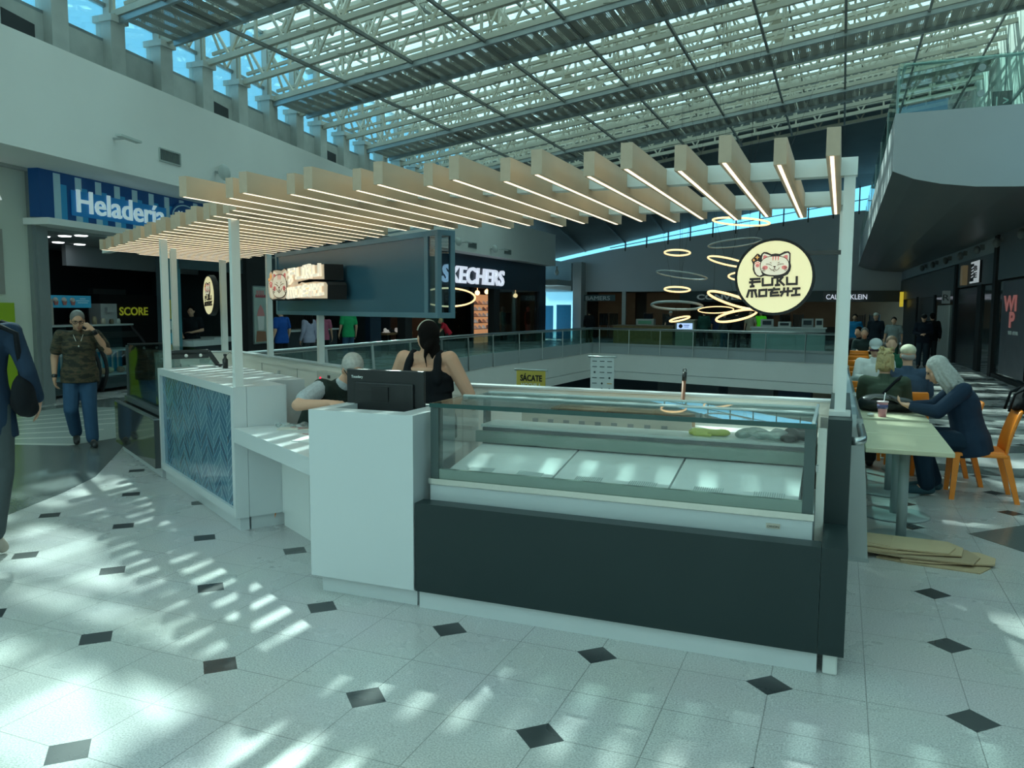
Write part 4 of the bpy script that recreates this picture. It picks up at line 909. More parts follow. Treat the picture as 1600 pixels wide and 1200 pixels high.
e = empty('sneaker_shop_sign', (-6.3,45,2.4), label='grey CONVERSE letters on the dark band across the void', cat='sign')
text('letters', 'CONVERSE', (-7.45,44.96,2.27), (1,0,0), (0,0,1), .28, .03, mat('grey_letters', (.34,.42,.42), .4, emit=.18), e, width=3.1, bold=.03)
e = empty('clothing_shop_sign', (.1,45,2.3), label='white lit CALVIN KLEIN letters right of the canopy post', cat='sign')
text('letters', 'CALVIN KLEIN', (-.80,44.96,2.28), (1,0,0), (0,0,1), .26, .03, MATS['lit_white_letters'], e, width=1.95)
for i,x in enumerate((-13.2,-12.6,-10.5,-9.4,-2.9,-2.2,.9,1.6)):
    e = empty('clothes_rack', (x,46.6,0), label='dim rack of dark clothes in the far shops, %s from the left'%['first','second','third','fourth','fifth','sixth','seventh','eighth'][i], cat='rack', group='clothes racks in the far shops')
    b = MB(); b.tube([(-.25,0,0),(-.25,0,1.5),(.25,0,1.5),(.25,0,0)], .02, 6); b.make('frame', steeld, e)
    b = MB()
    for k in range(6): b.box((-.2+k*.08,0,1.1),(.05,.35,.7))
    b.make('garment', mat('garment_%d'%i, [(.05,.06,.07),(.10,.08,.06),(.03,.04,.06),(.12,.12,.11),(.05,.05,.05),(.14,.13,.12),(.08,.05,.04),(.05,.07,.09)][i], .8), e)
# food counters in front of the far rail
def counter(x0,x1,y0,y1,h,m,label,name='food_counter',topm=None):
    e = empty(name, ((x0+x1)/2,(y0+y1)/2,0), label=label, cat='counter'); hx,hy = (x1-x0)/2,(y1-y0)/2
    b = MB(); b.bx((-hx,-hy,0),(hx,hy,h-.05)); b.make('body', m, e); b = MB(); b.bx((-hx-.05,-hy-.05,h-.05),(hx+.05,hy+.05,h)); b.make('top', topm or MATS['counter_white'], e); return e
counter(-9.6,-6.9,35.5,36.3,1.0,mat('ochre_front', (.22,.15,.05), .5, noise=.4),'long ochre fronted food counter across the void', topm=mat('brown_top', (.16,.11,.07), .5))
e = counter(-6.65,-5.85,34.8,35.4,1.28,mat('khaki_front', (.25,.28,.20), .5),'narrow khaki stall with a small lit sign across the void',topm=mat('stall_beige', (.32,.28,.22), .5))
b = MB(); b.bx((-.33,-.33,.87),(.33,-.31,1.12)); b.make('lit_sign', mat('lit_blue_white', (.45,.62,1.0), .4, emit=.9, noise=0), e)
b = MB(); b.ext([(-.17+.09*math.cos(R(k*30)),.995+.09*math.sin(R(k*30))) for k in range(12)], (0,-.332,0), (1,0,0), (0,0,1), (0,-.004,0)); b.make('sign_dot', black, e)
b = MB(); b.bx((-.04,-.334,1.02),(.20,-.331,1.05)); b.bx((-.02,-.334,.95),(.18,-.331,.975)); b.make('print_line', mat('navy_text', (.08,.14,.35), .5), e)
counter(-3.5,-.6,35.0,35.9,1.0,mat('pale_stone_front', (.42,.50,.49), .4, noise=.15, scale=2),'long pale stone food counter at the right of the void')
for i,(x,w_,h_) in enumerate(((-2.9,.5,.32),(-2.2,.5,.22),(-1.3,.45,.36),(-.85,.3,.36))):
    b = MB(); b.box((x,35.4,1.0+h_/2),(w_,.4,h_)); b.box((x,35.19,1.0+h_*.55),(w_*.7,.02,h_*.5),mi=1); tag(b.make('counter_machine', [mat('machine_grey_%d'%i, [(.35,.38,.38),(.45,.48,.47),(.25,.28,.28),(.5,.52,.5)][i], .4), darkroom]), ['squat silver','low white','boxy grey','small white'][i]+' machine on the pale stone counter', 'machine')
b = MB(); b.bx((-8.6,35.7,1.0),(-7.8,36.1,1.28)); b.bx((-8.5,35.68,1.06),(-7.9,35.70,1.2),1); tag(b.make('bread_display', [mat('display_grey', (.30,.33,.32), .4), mat('display_green', (.10,.28,.18), .5)]),'small glass display box on the ochre counter','display')

# ---------------------------------------------------------------- shops on the right
def swx(y):
    for (a,b_),(c,d) in zip(SW,SW[1:]):
        if y <= d: return a+(c-a)*(y-b_)/(d-b_)
    return SW[-1][0]
def rpanel(mb, y0, y1, z0, z1, off=.05, th=.05, mi=0):
    xa, xb = swx(y0)-off, swx(y1)-off
    mb.add([(xa,y0,z0),(xb,y1,z0),(xb,y1,z1),(xa,y0,z1),(xa+th,y0,z0),(xb+th,y1,z0),(xb+th,y1,z1),(xa+th,y0,z1)], [(0,1,2,3),(7,6,5,4),(0,4,5,1),(1,5,6,2),(2,6,7,3),(3,7,4,0)], mi)
b = MB(); rpanel(b,24.3,29.9,2.45,3.25,.04); rpanel(b,30.2,45.2,2.25,3.2,.04); b.make('trim_13', mat('fascia_charcoal', (.09,.105,.11), .45, noise=.1), kind='structure')
b = MB(); rpanel(b,19,23.9,2.5,3.75,.06); b.make('trim_14', mat('fascia_slate', (.11,.13,.14), .5), kind='structure')
b = MB(); rpanel(b,24.0,24.35,0,3.75,.10,.14); rpanel(b,29.9,30.2,0,3.2,.10,.14); rpanel(b,25.9,26.5,0,2.45,.08,.1); rpanel(b,34.0,34.3,0,2.3,.06); rpanel(b,38.6,38.9,0,2.3,.06); rpanel(b,15,24,0,.1,.08,.1); b.make('trim_15', blackmat, kind='structure')
b = MB(); rpanel(b,19,23.9,.1,2.45,.03,.01); rpanel(b,24.4,25.9,0,2.4,.03,.01); rpanel(b,30.3,33.9,0,2.2,.03,.01); b.make('window_7', mat('dark_shop_window', (.03,.045,.05), .06, noise=.5, scale=1, spec=.8), kind='structure')
b = MB(); rpanel(b,26.5,29.9,0,2.4,.03,.02); b.make('door_3', mat('dark_door', (.01,.018,.025), .25), kind='structure')
e = empty('window_poster', (swx(22.0),22.0,0), label='tall dark window poster with large pink lettering', cat='poster'); q = lambda *p: rel(p,e)
b = MB(); b.add([q(swx(20.6)-.07,20.6,.16),q(swx(23.2)-.07,23.2,.16),q(swx(23.2)-.07,23.2,2.42),q(swx(20.6)-.07,20.6,2.42)], [(0,1,2,3)]); b.make('sheet', mat('poster_slate', (.10,.10,.12), .4, noise=.4, scale=3), e)
pk = mat('poster_pink', (.80,.26,.24), .5, emit=.15); dr = Vector((swx(20.6)-swx(23.2), 20.6-23.2, 0))
text('letters', 'WI', (swx(22.95)-.075,22.95,1.72), dr, (0,0,1), .36, .01, pk, e, width=1.35, bold=.04)
text('letters', 'P', (swx(22.25)-.075,22.25,1.33), dr, (0,0,1), .36, .01, pk, e, width=.55, bold=.04)
text('small_text', 'WEB  ARENA', (swx(22.3)-.075,22.3,1.15), dr, (0,0,1), .09, .01, mat('poster_white', (.75,.78,.78), .5), e, width=1.0)
for nm, lab, y0,y1,z0,z1, m1, t_, w_ in (     ('projecting_sign','square grey sign with a black letter beside the metal grille',30.6,32.9,1.95,2.38,mat('sign_grey_lit', (.30,.36,.36), .4, emit=.05),'R',.7),
     ('shop_sign','tall narrow yellow and white lit sign at the far right corner',43.4,44.8,1.9,2.62,mat('sign_yellow_lit', (.85,.65,.05), .4, emit=.5),'',.5),
     ('shop_sign','slim gold vertical sign on the black fascia',28.2,28.6,2.5,3.1,mat('sign_gold', (.42,.30,.16), .4, emit=.1),'',.3)):
    e = empty(nm, (swx((y0+y1)/2),(y0+y1)/2,0), label=lab, cat='sign'); q = lambda *p: rel(p,e)
    x_ = swx((y0+y1)/2); wd = .24 if nm == 'projecting_sign' else .12
    if nm == 'projecting_sign':
        b = MB(); b.bx(q(x_-.05-wd,y0,z0),q(x_-.05,y0+.10,z1)); b.make('box', m1, e)
        text('letters', t_, (x_-.03-wd,y0-.005,z0+.10), (1,0,0), (0,0,1), (z1-z0)*.5, .01, black, e, width=wd*.8)
    else:
        b = MB(); b.bx(q(x_-.2,y0,z0),q(x_-.06,y0+.5,z1)); b.make('box', m1, e)
e = empty('shop_sign', (swx(26.7),26.7,2.85), label='white bracket-shaped lit sign with black letters above the dark door', cat='sign'); q = lambda *p: rel(p,e)
wl = mat('sign_white_lit', (.75,.82,.85), .4, emit=.35); xs0 = swx(26.7)-.16; dv = V_r = Vector((swx(26.1)-swx(27.5), 26.1-27.5, 0)).normalized()
b = MB(); b.ext([(0,0),(1.35,0),(1.35,.62),(0,.62)], q(xs0+.02,27.45,2.52), dv, (0,0,1), (.10,0,0)); b.make('box', blackmat, e)
b = MB(); b.ext([(.62,0),(1.35,0),(1.35,.62),(.62,.62)], q(xs0,27.45,2.52), dv, (0,0,1), (.02,0,0)); b.ext([(0,0),(.62,0),(.62,.05),(0,.05)], q(xs0,27.45,2.52), dv, (0,0,1), (.02,0,0)); b.ext([(.1,.57),(.62,.57),(.62,.62),(.1,.62)], q(xs0,27.45,2.52), dv, (0,0,1), (.02,0,0)); b.make('lit_bracket', wl, e)
text('letters', 'B', tuple(Vector((xs0-.012,27.45,2.86))+dv*.78), dv, (0,0,1), .15, .01, black, e, width=.42, bold=.03); text('letters', 'E', tuple(Vector((xs0-.012,27.45,2.66))+dv*.76), dv, (0,0,1), .15, .01, black, e, width=.42, bold=.03)
b = MB()
for k in range(4): b.ext([(.15,.16+k*.09),(.45,.19+k*.09),(.45,.22+k*.09),(.15,.19+k*.09)], q(xs0+.01,27.45,2.52), dv, (0,0,1), (.01,0,0))
b.make('script_mark', wl, e)
b = MB()
for k in range(14): y = 30.6+k*.17; b.bar((swx(y)-.12,y,.05),(swx(y)-.12,y,1.9),.03,.05)
tag(b.make('metal_grille', alu), 'folded pale metal security grille by the far shops', 'grille')
for k in range(7):
    y = 21+k*2.6; b = MB(); x_ = swx(y)-.12; b.box((x_+.06,y,3.5),(.12,.16,.14)); b.ell((x_-.08,y-.05,3.42),(.09,.10,.12),n=8)
    tag(b.make('wall_speaker', mat('speaker_grey', (.16,.18,.18), .5)), 'small grey speaker above the right shops, %s from the camera'%ORD[k], 'speaker', 'speakers above the right shops')

# ---------------------------------------------------------------- fittings on the left bulkhead
def onf(y, off=0.): return Vector((fx(y)+off, y, 0))
def fdir(y): return (onf(y+.3)-onf(y-.3)).normalized()
vm = mat('vent_grey', (.16,.19,.19), .5)
for i,(y,z,L_,h_) in enumerate(((11.72,4.5,.62,.22),(26.6,4.35,.85,.22),(30.2,4.30,.85,.22),(34.2,4.3,.85,.22))):
    d = fdir(y); p = onf(y); p.z = z; n_ = Vector((d.y,-d.x,0))
    e = empty('air_vent', p, label=['grey air vent beside the bracket lamp','grey air vent nearest the blue panel','middle grey air vent of the far three','farthest grey air vent on the white bulkhead'][i], cat='vent', group='air vents on the bulkhead')
    b = MB(); 
    for zz in (-h_/2,h_/2): b.bar(-d*L_/2+n_*.01+Vector((0,0,zz)), d*L_/2+n_*.01+Vector((0,0,zz)), .03, .025)
    for ss in (-L_/2,L_/2): b.bar(d*ss+n_*.01+Vector((0,0,-h_/2)), d*ss+n_*.01+Vector((0,0,h_/2)), .025, .03)
    b.make('frame', mat('vent_frame', (.42,.46,.45), .5), e)
    b = MB(); 
    for k in range(14): s_ = -L_/2+.03+k*(L_-.06)/13; b.bar(d*s_+n_*.005+Vector((0,0,-h_/2+.02)), d*s_+n_*.005+Vector((0,0,h_/2-.02)), .012, .02)
    b.bar(-d*L_/2+n_*.002, d*L_/2+n_*.002, .003, h_); b.make('louvre', vm, e)
for i,(y,z) in enumerate(((13.2,4.45),(28.4,4.30),(32.2,4.28))):
    p = onf(y); p.z = z; d = fdir(y); n_ = Vector((d.y,-d.x,0))
    e = empty('wall_speaker', p, label=['pale wall speaker above the left slats','pale wall speaker between the two nearer far vents','pale wall speaker between the two farthest vents'][i], cat='speaker', group='speakers on the bulkhead')
    b = MB(); b.bar(Vector((0,0,.02)), n_*.15+Vector((0,0,.0)), .05, .05); b.make('bracket', alu, e)
    b = MB(); b.ell(n_*.22-d*.03, (.13,.10,.17), Matrix.Rotation(.4,3,'X'), 10); b.make('body', mat('speaker_pale', (.50,.55,.54), .5), e)
for i,(y,z) in enumerate(((10.25,4.53),(14.1,4.36),(25.6,4.4),(29.2,4.34),(33.2,4.32))):
    p = onf(y); p.z = z; d = fdir(y); n_ = Vector((d.y,-d.x,0))
    e = empty('bracket_lamp', p, label=['white bracket lamp left of the near air vent','white bracket lamp just above the left slats','white bracket lamp before the first far vent','white bracket lamp before the second far vent','white bracket lamp before the farthest vent'][i], cat='lamp', group='bracket lamps on the bulkhead')
    b = MB(); b.bar(Vector((0,0,0)), n_*.3+Vector((0,0,.0)), .05, .03); b.make('arm', alu, e)
    b = MB(); b.bar(n_*.26-d*.22+Vector((0,0,.01)), n_*.26+d*.30+Vector((0,0,-.01)), .12, .035); b.make('head', mat('lamp_pale', (.55,.6,.58), .5), e)
# security camera on the far bulkhead end
e = empty('security_camera', (-14.3,41.1,3.75), label='white dome security camera under the end of the bulkhead', cat='camera')
b = MB(); b.tube([(0,0,.25),(0,0,0)],.06,8); b.ell((0,0,-.08),(.12,.12,.16),n=8); b.make('dome', mat('cam_white', (.5,.55,.55), .4), e)

# ---------------------------------------------------------------- ring lights over the void
def ring(name, c, rr, tilt, az, label, lit=True, r=.022):
    e = empty(name, c, label=label, cat='pendant light', group='ring lights over the void')
    Mx = Matrix.Rotation(az,3,'Z')@Matrix.Rotation(tilt,3,'X'); N = 40
    P = [Mx@Vector((rr*math.cos(2*math.pi*k/N), rr*math.sin(2*math.pi*k/N), 0)) for k in range(N)]
    b = MB(); b.tube(P, r, 6, closed=True); b.make('ring', warm2 if lit else mat('ring_grey', (.38,.42,.42), .5), e)
    for k in (10,):
        p = P[k]; b = MB(); zt = zb(c[0]); b.tube([p, Vector((p.x*.3,p.y*.3,zt-c[2]))], .0025, 4); b.make('cable', blackmat, e)
warm2 = mat('ring_warm', (1.0,.66,.32), .4, emit=1.5, noise=0)
ring('ring_light', (-3.82,20,3.10), .31, R(-9), 0, 'small level warm ring light, highest of the left pair')
ring('ring_light', (-3.80,20,2.20), .31, R(-10), 0, 'small level warm ring light below its twin')
ring('ring_light', (-2.60,20,2.86), .48, R(-8), 0, 'warm ring light seen thin and tilted left of the round sign'); bpy.context.view_layer.update()
ring('ring_light', (-3.80,20,1.80), .62, R(-9), 0, 'large unlit grey ring light hanging low', False, .03)
ring('ring_light', (-2.85,20,1.70), .42, R(-11), .3, 'thin dim ring light right of the large grey one', True, .012)
ring('ring_light', (-2.15,20,2.50), .42, R(-12), 0, 'warm ring light half hidden by the round sign')
ring('ring_light', (-2.45,20,1.93), .62, R(-12), .2, 'large warm ring light tilted steeply down to the right', True, .03)
ring('ring_light', (-2.36,20,1.56), .48, R(-12), 0, 'warm ring light just above the far railing', True, .028)
ring('ring_light', (-3.72,20,1.47), .25, R(-8), .4, 'small flat warm ring light beside the lit stall sign', True, .02)
ring('ring_light', (-3.70,20,2.55), .62, R(-6), .2, 'large unlit grey ring light hanging level', False, .018)
ring('ring_light', (-7.36,14.5,1.92), .55, R(-17), .1, 'warm ring light in front of the shoe shop window', True, .018)
ring('ring_light', (-2.32,20,3.80), .66, R(-2), .1, 'warm ring light just below the slat ends')
ring('ring_light', (-2.45,20,3.30), .62, R(-3), .1, 'unlit grey ring light below the topmost ring', False, .018)
# tilt three of them about the view axis so that they slope
for o, a in zip([o for o in bpy.data.objects if o.name.startswith('ring_light')], (0,0,15,0,0,0,24,-18,-14,10,-8,6,-8)):
    o.rotation_euler = (0, R(a)*.8, 0)

# hanging banners and poster stand over the void
def banner(c, w_, h_, label, m, name='hanging_banner'):
    e = empty(name, c, label=label, cat='banner')
    b = MB(); b.bx((-w_/2,-.01,-h_),(w_/2,.01,0)); b.make('sheet', m, e)
    b = MB(); b.tube([(-w_/2-.05,0,.01),(w_/2+.05,0,.01)],.02,6); b.make('rod', alu, e)
    b = MB(); b.bx((-w_/2,-.02,-h_-.04),(w_/2,.02,-h_)); b.bx((-.04,.02,-4.6-c[2]+.03),(.04,.05,0)); b.bx((-.4,-.2,-4.6-c[2]),(.4,.25,-4.6-c[2]+.03)); b.make('stand', steeld, e); return e
e = banner((-6.13,16,.385), .66, 2.0, 'yellow banner reading SÁCATE MOCHILA rising from the level below', mat('banner_yellow', (.55,.45,.08), .6, emit=.03))
text('title', 'SÁCATE', (-6.37,15.985,.16), (1,0,0), (0,0,1), .13, .006, blackmat, e, width=.50, bold=.03)
text('subtitle', 'MOCHILA', (-6.35,15.985,.015), (1,0,0), (0,0,1), .10, .006, mat('banner_white', (.7,.72,.66), .5), e, width=.46, bold=.02)
e = banner((-4.55,16,.71), .50, 2.4, 'white banner with a grid of small logos rising from the level below', mat('banner_pale', (.60,.66,.66), .6, emit=.02))
random.seed(5)
for r_ in range(6):
    for c_ in range(3):
        b = MB(); x_, z_ = -.16+c_*.16, -.08-r_*.115; k = random.random()
        if k < .35: b.ext([(x_+.022*math.cos(R(t)),z_+.022*math.sin(R(t))) for t in range(0,360,30)], (0,-.011,0), (1,0,0),(0,0,1),(0,-.003,0))
        else: b.bx((x_-.05,-.014,z_-.008),(x_+.05,-.011,z_+.008))
        b.make('printed_logo', mat('logo_orange2', (.6,.35,.05), .5) if (r_,c_) == (4,2) else mat('logo_dark', (.05,.08,.09), .5), e)
# ---------------------------------------------------------------- people
V = Vector
skin1 = mat('skin_light', (.60,.35,.24), .6, noise=.05, spec=.3); skin2 = mat('skin_tan', (.50,.29,.19), .6, noise=.05, spec=.3)
def cloth(name, c, n=.12, s=14): return mat(name, c, .9, noise=n, scale=s, spec=.2, bump=.25)
def remesh(o, vx, sm=4):
    r = o.modifiers.new('remesh', 'REMESH'); r.mode = 'VOXEL'; r.voxel_size = vx; r.use_smooth_shade = True
    s = o.modifiers.new('smooth', 'SMOOTH'); s.iterations = sm; s.factor = .5
    return o
def hand(mb, wr, d, n_, curl=25, thumb=1, k=1.):
    d = V(d).normalized(); n_ = V(n_); n_ = (n_-d*n_.dot(d)).normalized(); s = d.cross(n_)*thumb; wr = V(wr)
    mb.ell(wr+d*.048*k, (.040*k,.050*k,.017*k), Matrix((s,d,n_)).transposed(), 8)
    mb.cap(wr-d*.02, wr+d*.03, .028*k, .026*k, 8)
    for i,(o_,L_) in enumerate(((.029,.070),(.010,.082),(-.010,.076),(-.029,.058))):
        b0 = wr+d*.088*k+s*o_*k; c1 = R(curl*.6+i*3); c2 = R(curl*1.5+i*4)
        b1 = b0+(d*math.cos(c1)+n_*math.sin(c1))*L_*.5*k; b2 = b1+(d*math.cos(c2)+n_*math.sin(c2))*L_*.5*k
        mb.cap(b0,b1,.0100*k,.0092*k,6); mb.cap(b1,b2,.0092*k,.0078*k,6)
    t0 = wr+d*.03*k+s*.032*k; t1 = t0+(d*.6+s*.7+n_*.25).normalized()*.042*k; t2 = t1+(d*.9+s*.15+n_*.35).normalized()*.034*k
    mb.cap(t0,t1,.013*k,.011*k,6); mb.cap(t1,t2,.011*k,.009*k,6)
DEF = dict(pel=(0,0,.95), che=(0,0,1.36), nec=(0,.0,1.46), hea=(0,.03,1.60), shl=(-.19,0,1.41), shr=(.19,0,1.41), ell=(-.25,-.03,1.13), elr=(.25,-.03,1.13),
    wrl=(-.27,.06,.89), wrr=(.27,.06,.89), hil=(-.09,0,.92), hir=(.09,0,.92), knl=(-.10,.03,.50), knr=(.10,.03,.50), anl=(-.10,-.02,.09), anr=(.10,-.02,.09),
    tol=(-.12,.15,.04), tor=(.12,.15,.04), hdl=(0,.2,-1), hdr=(0,.2,-1), pnl=(1,0,0), pnr=(-1,0,0))
def figure(label, loc, rz=0, pose=None, sc=1., fat=1., yaw=0, pitch=0, skin=None, top=None, sleeve=1, bottom=None, shoes=None, hair=None, style='short', vx=.010, tank=False, coat=0., extras=None, curl=25, face=True, legs=True, roll=0):
    e = empty('person', loc, R(rz), label=label, cat='person'); e.scale = (sc,sc,sc)
    J = dict(DEF); J.update(pose or {}); J = {k: V(v) for k,v in J.items()}; skin = skin or skin1
    xs_ = (J['shr']-J['shl']).normalized(); xh = (J['hir']-J['hil']).normalized()
    def rings(grow, lo=-.06, hi=1., neck=True):
        sp = (J['che']-J['pel']); out = []
        for t, rx, ry in ((lo/.41,.150,.110),(0,.168,.120),(.25,.155,.112),(.5,.148,.106),(.75,.165,.114),(.93,.172,.108),(1.05,.135,.085)):
            if t > hi: break
            xd = xh.lerp(xs_, max(0,min(1,t))).normalized(); c = J['pel']+sp*t; ax = sp.normalized(); yd = ax.cross(xd).normalized()
            if grow > .013 and t <= 0: rx, ry = .182, .132
            f_ = fat if t < .9 else (1+(fat-1)*.5); out.append((c, rx*f_+grow, ry*f_+grow+(.02*(fat-1)), xd, yd))
        return out
    ax = (J['che']-J['pel']).normalized()
    hz = Matrix.Rotation(R(yaw),3,'Z')@Matrix.Rotation(R(pitch),3,'X')@Matrix.Rotation(R(roll),3,'Y'); hc = J['hea']
    # body: one continuous skin surface
    b = MB(); rg_ = rings(0); b.loft(rg_, 18)
    b.cap(J['che']+ax*.01, J['nec'], .075, .056); b.cap(J['nec'], hc+hz@V((0,-.02,-.06)), .054, .052)
    for s_ in 'lr':
        b.cap(J['che'].lerp(J['sh'+s_],.45), J['sh'+s_], .068*fat**.5, .055); b.cap(J['sh'+s_],J['el'+s_],.053*fat,.042*fat); b.cap(J['el'+s_],J['wr'+s_],.042*fat,.028)
        hand(b, J['wr'+s_], J['hd'+s_], J['pn'+s_], curl, 1 if s_ == 'l' else -1)
        if legs: b.cap(J['hi'+s_],J['kn'+s_],.080,.055); b.cap(J['kn'+s_],J['an'+s_],.052,.038); b.cap(J['an'+s_],J['to'+s_],.036,.025)
    b.ell(hc+hz@V((0,-.012,.022)), (.074,.094,.098), hz, 12); b.ell(hc+hz@V((0,.022,-.045)), (.058,.066,.070), hz, 10); b.ell(hc+hz@V((0,.055,-.090)), (.030,.026,.022), hz, 7)
    b.cap(hc+hz@V((0,.080,.012)), hc+hz@V((0,.106,-.030)), .010, .015, 7); b.cap(hc+hz@V((-.035,.074,.030)), hc+hz@V((.035,.074,.030)), .012, .012, 7)
    b.cap(hc+hz@V((-.020,.084,-.063)), hc+hz@V((.020,.084,-.063)), .009, .009, 7)
    for s_ in (-1,1): b.ell(hc+hz@V((s_*.076,-.008,-.008)), (.012,.020,.032), hz, 6); b.cap(hc+hz@V((s_*.045,.055,-.02)), hc+hz@V((s_*.04,.055,-.05)), .022,.02,7)
    remesh(b.make('body', skin, e), vx, 3)
    if face:
        b = MB()
        for s_ in (-1,1): b.ell(hc+hz@V((s_*.031,.081,.008)), (.013,.009,.007), hz, 6)
        b.make('eyes', mat('eye_dark', (.03,.025,.02), .3), e)
        b = MB(); b.ell(hc+hz@V((0,.092,-.064)), (.022,.006,.006), hz, 6); b.make('mouth', mat('lip', (.40,.16,.13), .5), e)
    if top:
        b = MB(); g = .016
        rr = rings(g, -.14-coat, .80 if tank else 1.1); b.loft(rr, 20)
        if coat:
            c0 = rr[0]; b.loft([(c0[0],c0[1]*1.12,c0[2]*1.15,c0[3],c0[4]),(J['pel']-V((0,0,.0)),rr[1][1],rr[1][2],rr[1][3],rr[1][4])],20)
        if tank:
            bk = ax.cross(xs_); Ls = (J['che']-J['pel']).length
            for s_ in (-1,1):
                for sg in (1,-1):
                    pp_ = [J['pel']+ax*Ls*t_+xs_*s_*x_+bk*sg*y_*fat for t_,x_,y_ in ((.70,.125,.098),(.84,.122,.094),(.95,.118,.078),(1.04,.112,.060))]+[J['che']+xs_*s_*.108+ax*.072]
                    for A_p, B_p in zip(pp_,pp_[1:]): b.cap(A_p,B_p,.034,.033,8)
            b.loft([(J['pel'].lerp(J['che'],t),.172*fat*w_+g*.5,.118*fat+g*.5,xs_,ax.cross(xs_)) for t,w_ in ((.50,1.),(.78,.93),(.87,.84))],20)
        else:
            b.cap(J['che']+ax*.005, J['nec']-ax*.02, .088, .070)
        for s_ in 'lr':
            if tank: continue
            b.cap(J['che'].lerp(J['sh'+s_],.4), J['sh'+s_], .080*fat**.5, .066)
            if sleeve == 1: b.cap(J['sh'+s_], J['sh'+s_].lerp(J['el'+s_],.68), .066*fat**.5, .066*fat)
            if sleeve == 2: b.cap(J['sh'+s_], J['el'+s_], .067*fat**.5, .058*fat); b.cap(J['el'+s_], J['el'+s_].lerp(J['wr'+s_],.93), .058*fat, .046)
        remesh(b.make('shirt' if sleeve < 2 else 'jacket', top, e), max(vx,.010), 4)
    if bottom and legs:
        b = MB(); b.loft(rings(.012,-.06,.3),20)
        for s_ in 'lr': b.cap(J['hi'+s_], J['kn'+s_], .104*fat**.5, .082*fat**.5); b.cap(J['kn'+s_], J['an'+s_].lerp(J['kn'+s_],.06), .082*fat**.5, .072*fat**.5)
        remesh(b.make('trousers', bottom, e), max(vx,.011), 5)
    if shoes and legs:
        for s_ in 'lr':
            b = MB(); a, t_ = J['an'+s_], J['to'+s_]; d = (t_-a).normalized(); b.cap(a+V((0,0,-.01)), a-d*.03+V((0,0,-.035)), .045,.042); b.cap(a-d*.03+V((0,0,-.04)), t_+V((0,0,.0)), .044,.038); b.cap(a.lerp(t_,.5)+V((0,0,-.01)), t_+V((0,0,-.005)), .045,.040)
            remesh(b.make('shoe', shoes, e), max(vx,.009), 3)
    if hair:
        b = MB(); h = lambda x,y,z: hc+hz@V((x,y,z))
        if style in ('short','bun','pony','long'):
            b.ell(h(0,-.026,.040),(.084,.098,.095),hz,12)
            if style == 'short': b.ell(h(0,-.055,-.01),(.076,.060,.070),hz,9)
            else: b.ell(h(0,-.045,-.02),(.082,.070,.085),hz,9)
        if style == 'bald':
            for t in range(-115,116,14): b.ell(h(.070*math.sin(R(t)),-.088*math.cos(R(t))-.012,-.002),(.019,.019,.046),hz,6)
            for t in range(-80,81,20): b.ell(h(.055*math.sin(R(t)),-.070*math.cos(R(t))-.012,.062),(.024,.024,.028),hz,6)
        if style == 'bun':
            random.seed(4); b.ell(h(0,-.05,.112),(.066,.062,.048),hz,8)
            for k in range(34): a_ = random.uniform(0,6.28); r_ = random.uniform(.045,.085); b.cap(h(.03*math.cos(a_),-.05+.03*math.sin(a_),.12), h(r_*math.cos(a_),-.05+r_*math.sin(a_),.12+random.uniform(-.03,.055)), .016,.010,5)
            for k in range(22): a_ = random.uniform(2.6,6.8); b.cap(h(.07*math.cos(a_),-.03+.08*math.sin(a_),.08),h(.088*math.cos(a_),-.03+.095*math.sin(a_),-.05-random.random()*.05),.014,.008,5)
        if style == 'pony':
            b.cap(h(.0,-.08,-.02),h(-.04,-.11,-.075),.040,.028); b.cap(h(-.04,-.11,-.075),h(-.06,-.115,-.14),.024,.012); b.cap(h(-.06,-.115,-.14),h(-.045,-.115,-.22),.010,.006,6)
            for k in range(6): b.cap(h(.02*k-.04,-.095,-.06),h(.012*k,-.11,-.15-.02*k),.010,.009,5)
        if style in ('long','longdark'):
            if style == 'longdark': b.ell(h(0,-.026,.035),(.088,.10,.10),hz,12)
            random.seed(9)
            for k in range(44):
                a_ = R(3+k*8.2)
                if math.sin(a_) > .50: continue
                q_ = random.uniform(.92,1.12); x_, y_ = .080*q_*math.cos(a_), .090*q_*math.sin(a_)-.02; L_ = random.uniform(.20,.31)*(1.25 if style == 'longdark' else 1); j_ = lambda: random.uniform(-.014,.014)
                m1 = h(x_*1.12+j_(),y_*1.05+j_(),-.08); m2 = h(x_*1.2+j_(),y_*1.12+j_(),-.17)
                b.cap(h(x_*.8,y_*.8,.07), m1, .020,.019,6); b.cap(m1, m2, .019,.015,6); b.cap(m2, h(x_*1.1+j_()*1.5,y_*1.15+j_()*1.5,-L_), .015,.006,6)
        if style == 'cap':
            b.ell(h(0,-.015,.060),(.086,.102,.072),hz,12); b.ell(h(0,.085,.045),(.062,.060,.012),hz,9)
        remesh(b.make('cap' if style == 'cap' else 'hair', hair, e), (max(vx*.9,.008) if style not in ('bun','long') else .0065), 1 if style in ('bun','long') else 2)
        if style == 'cap':
            b = MB(); b.ell(hc+hz@V((0,-.05,-.01)),(.076,.058,.050),hz,9); remesh(b.make('hair', mat('hair_grey_under', (.35,.34,.33), .8), e), .012, 2)
    if extras: extras(e, J, hc, hz)
    return e

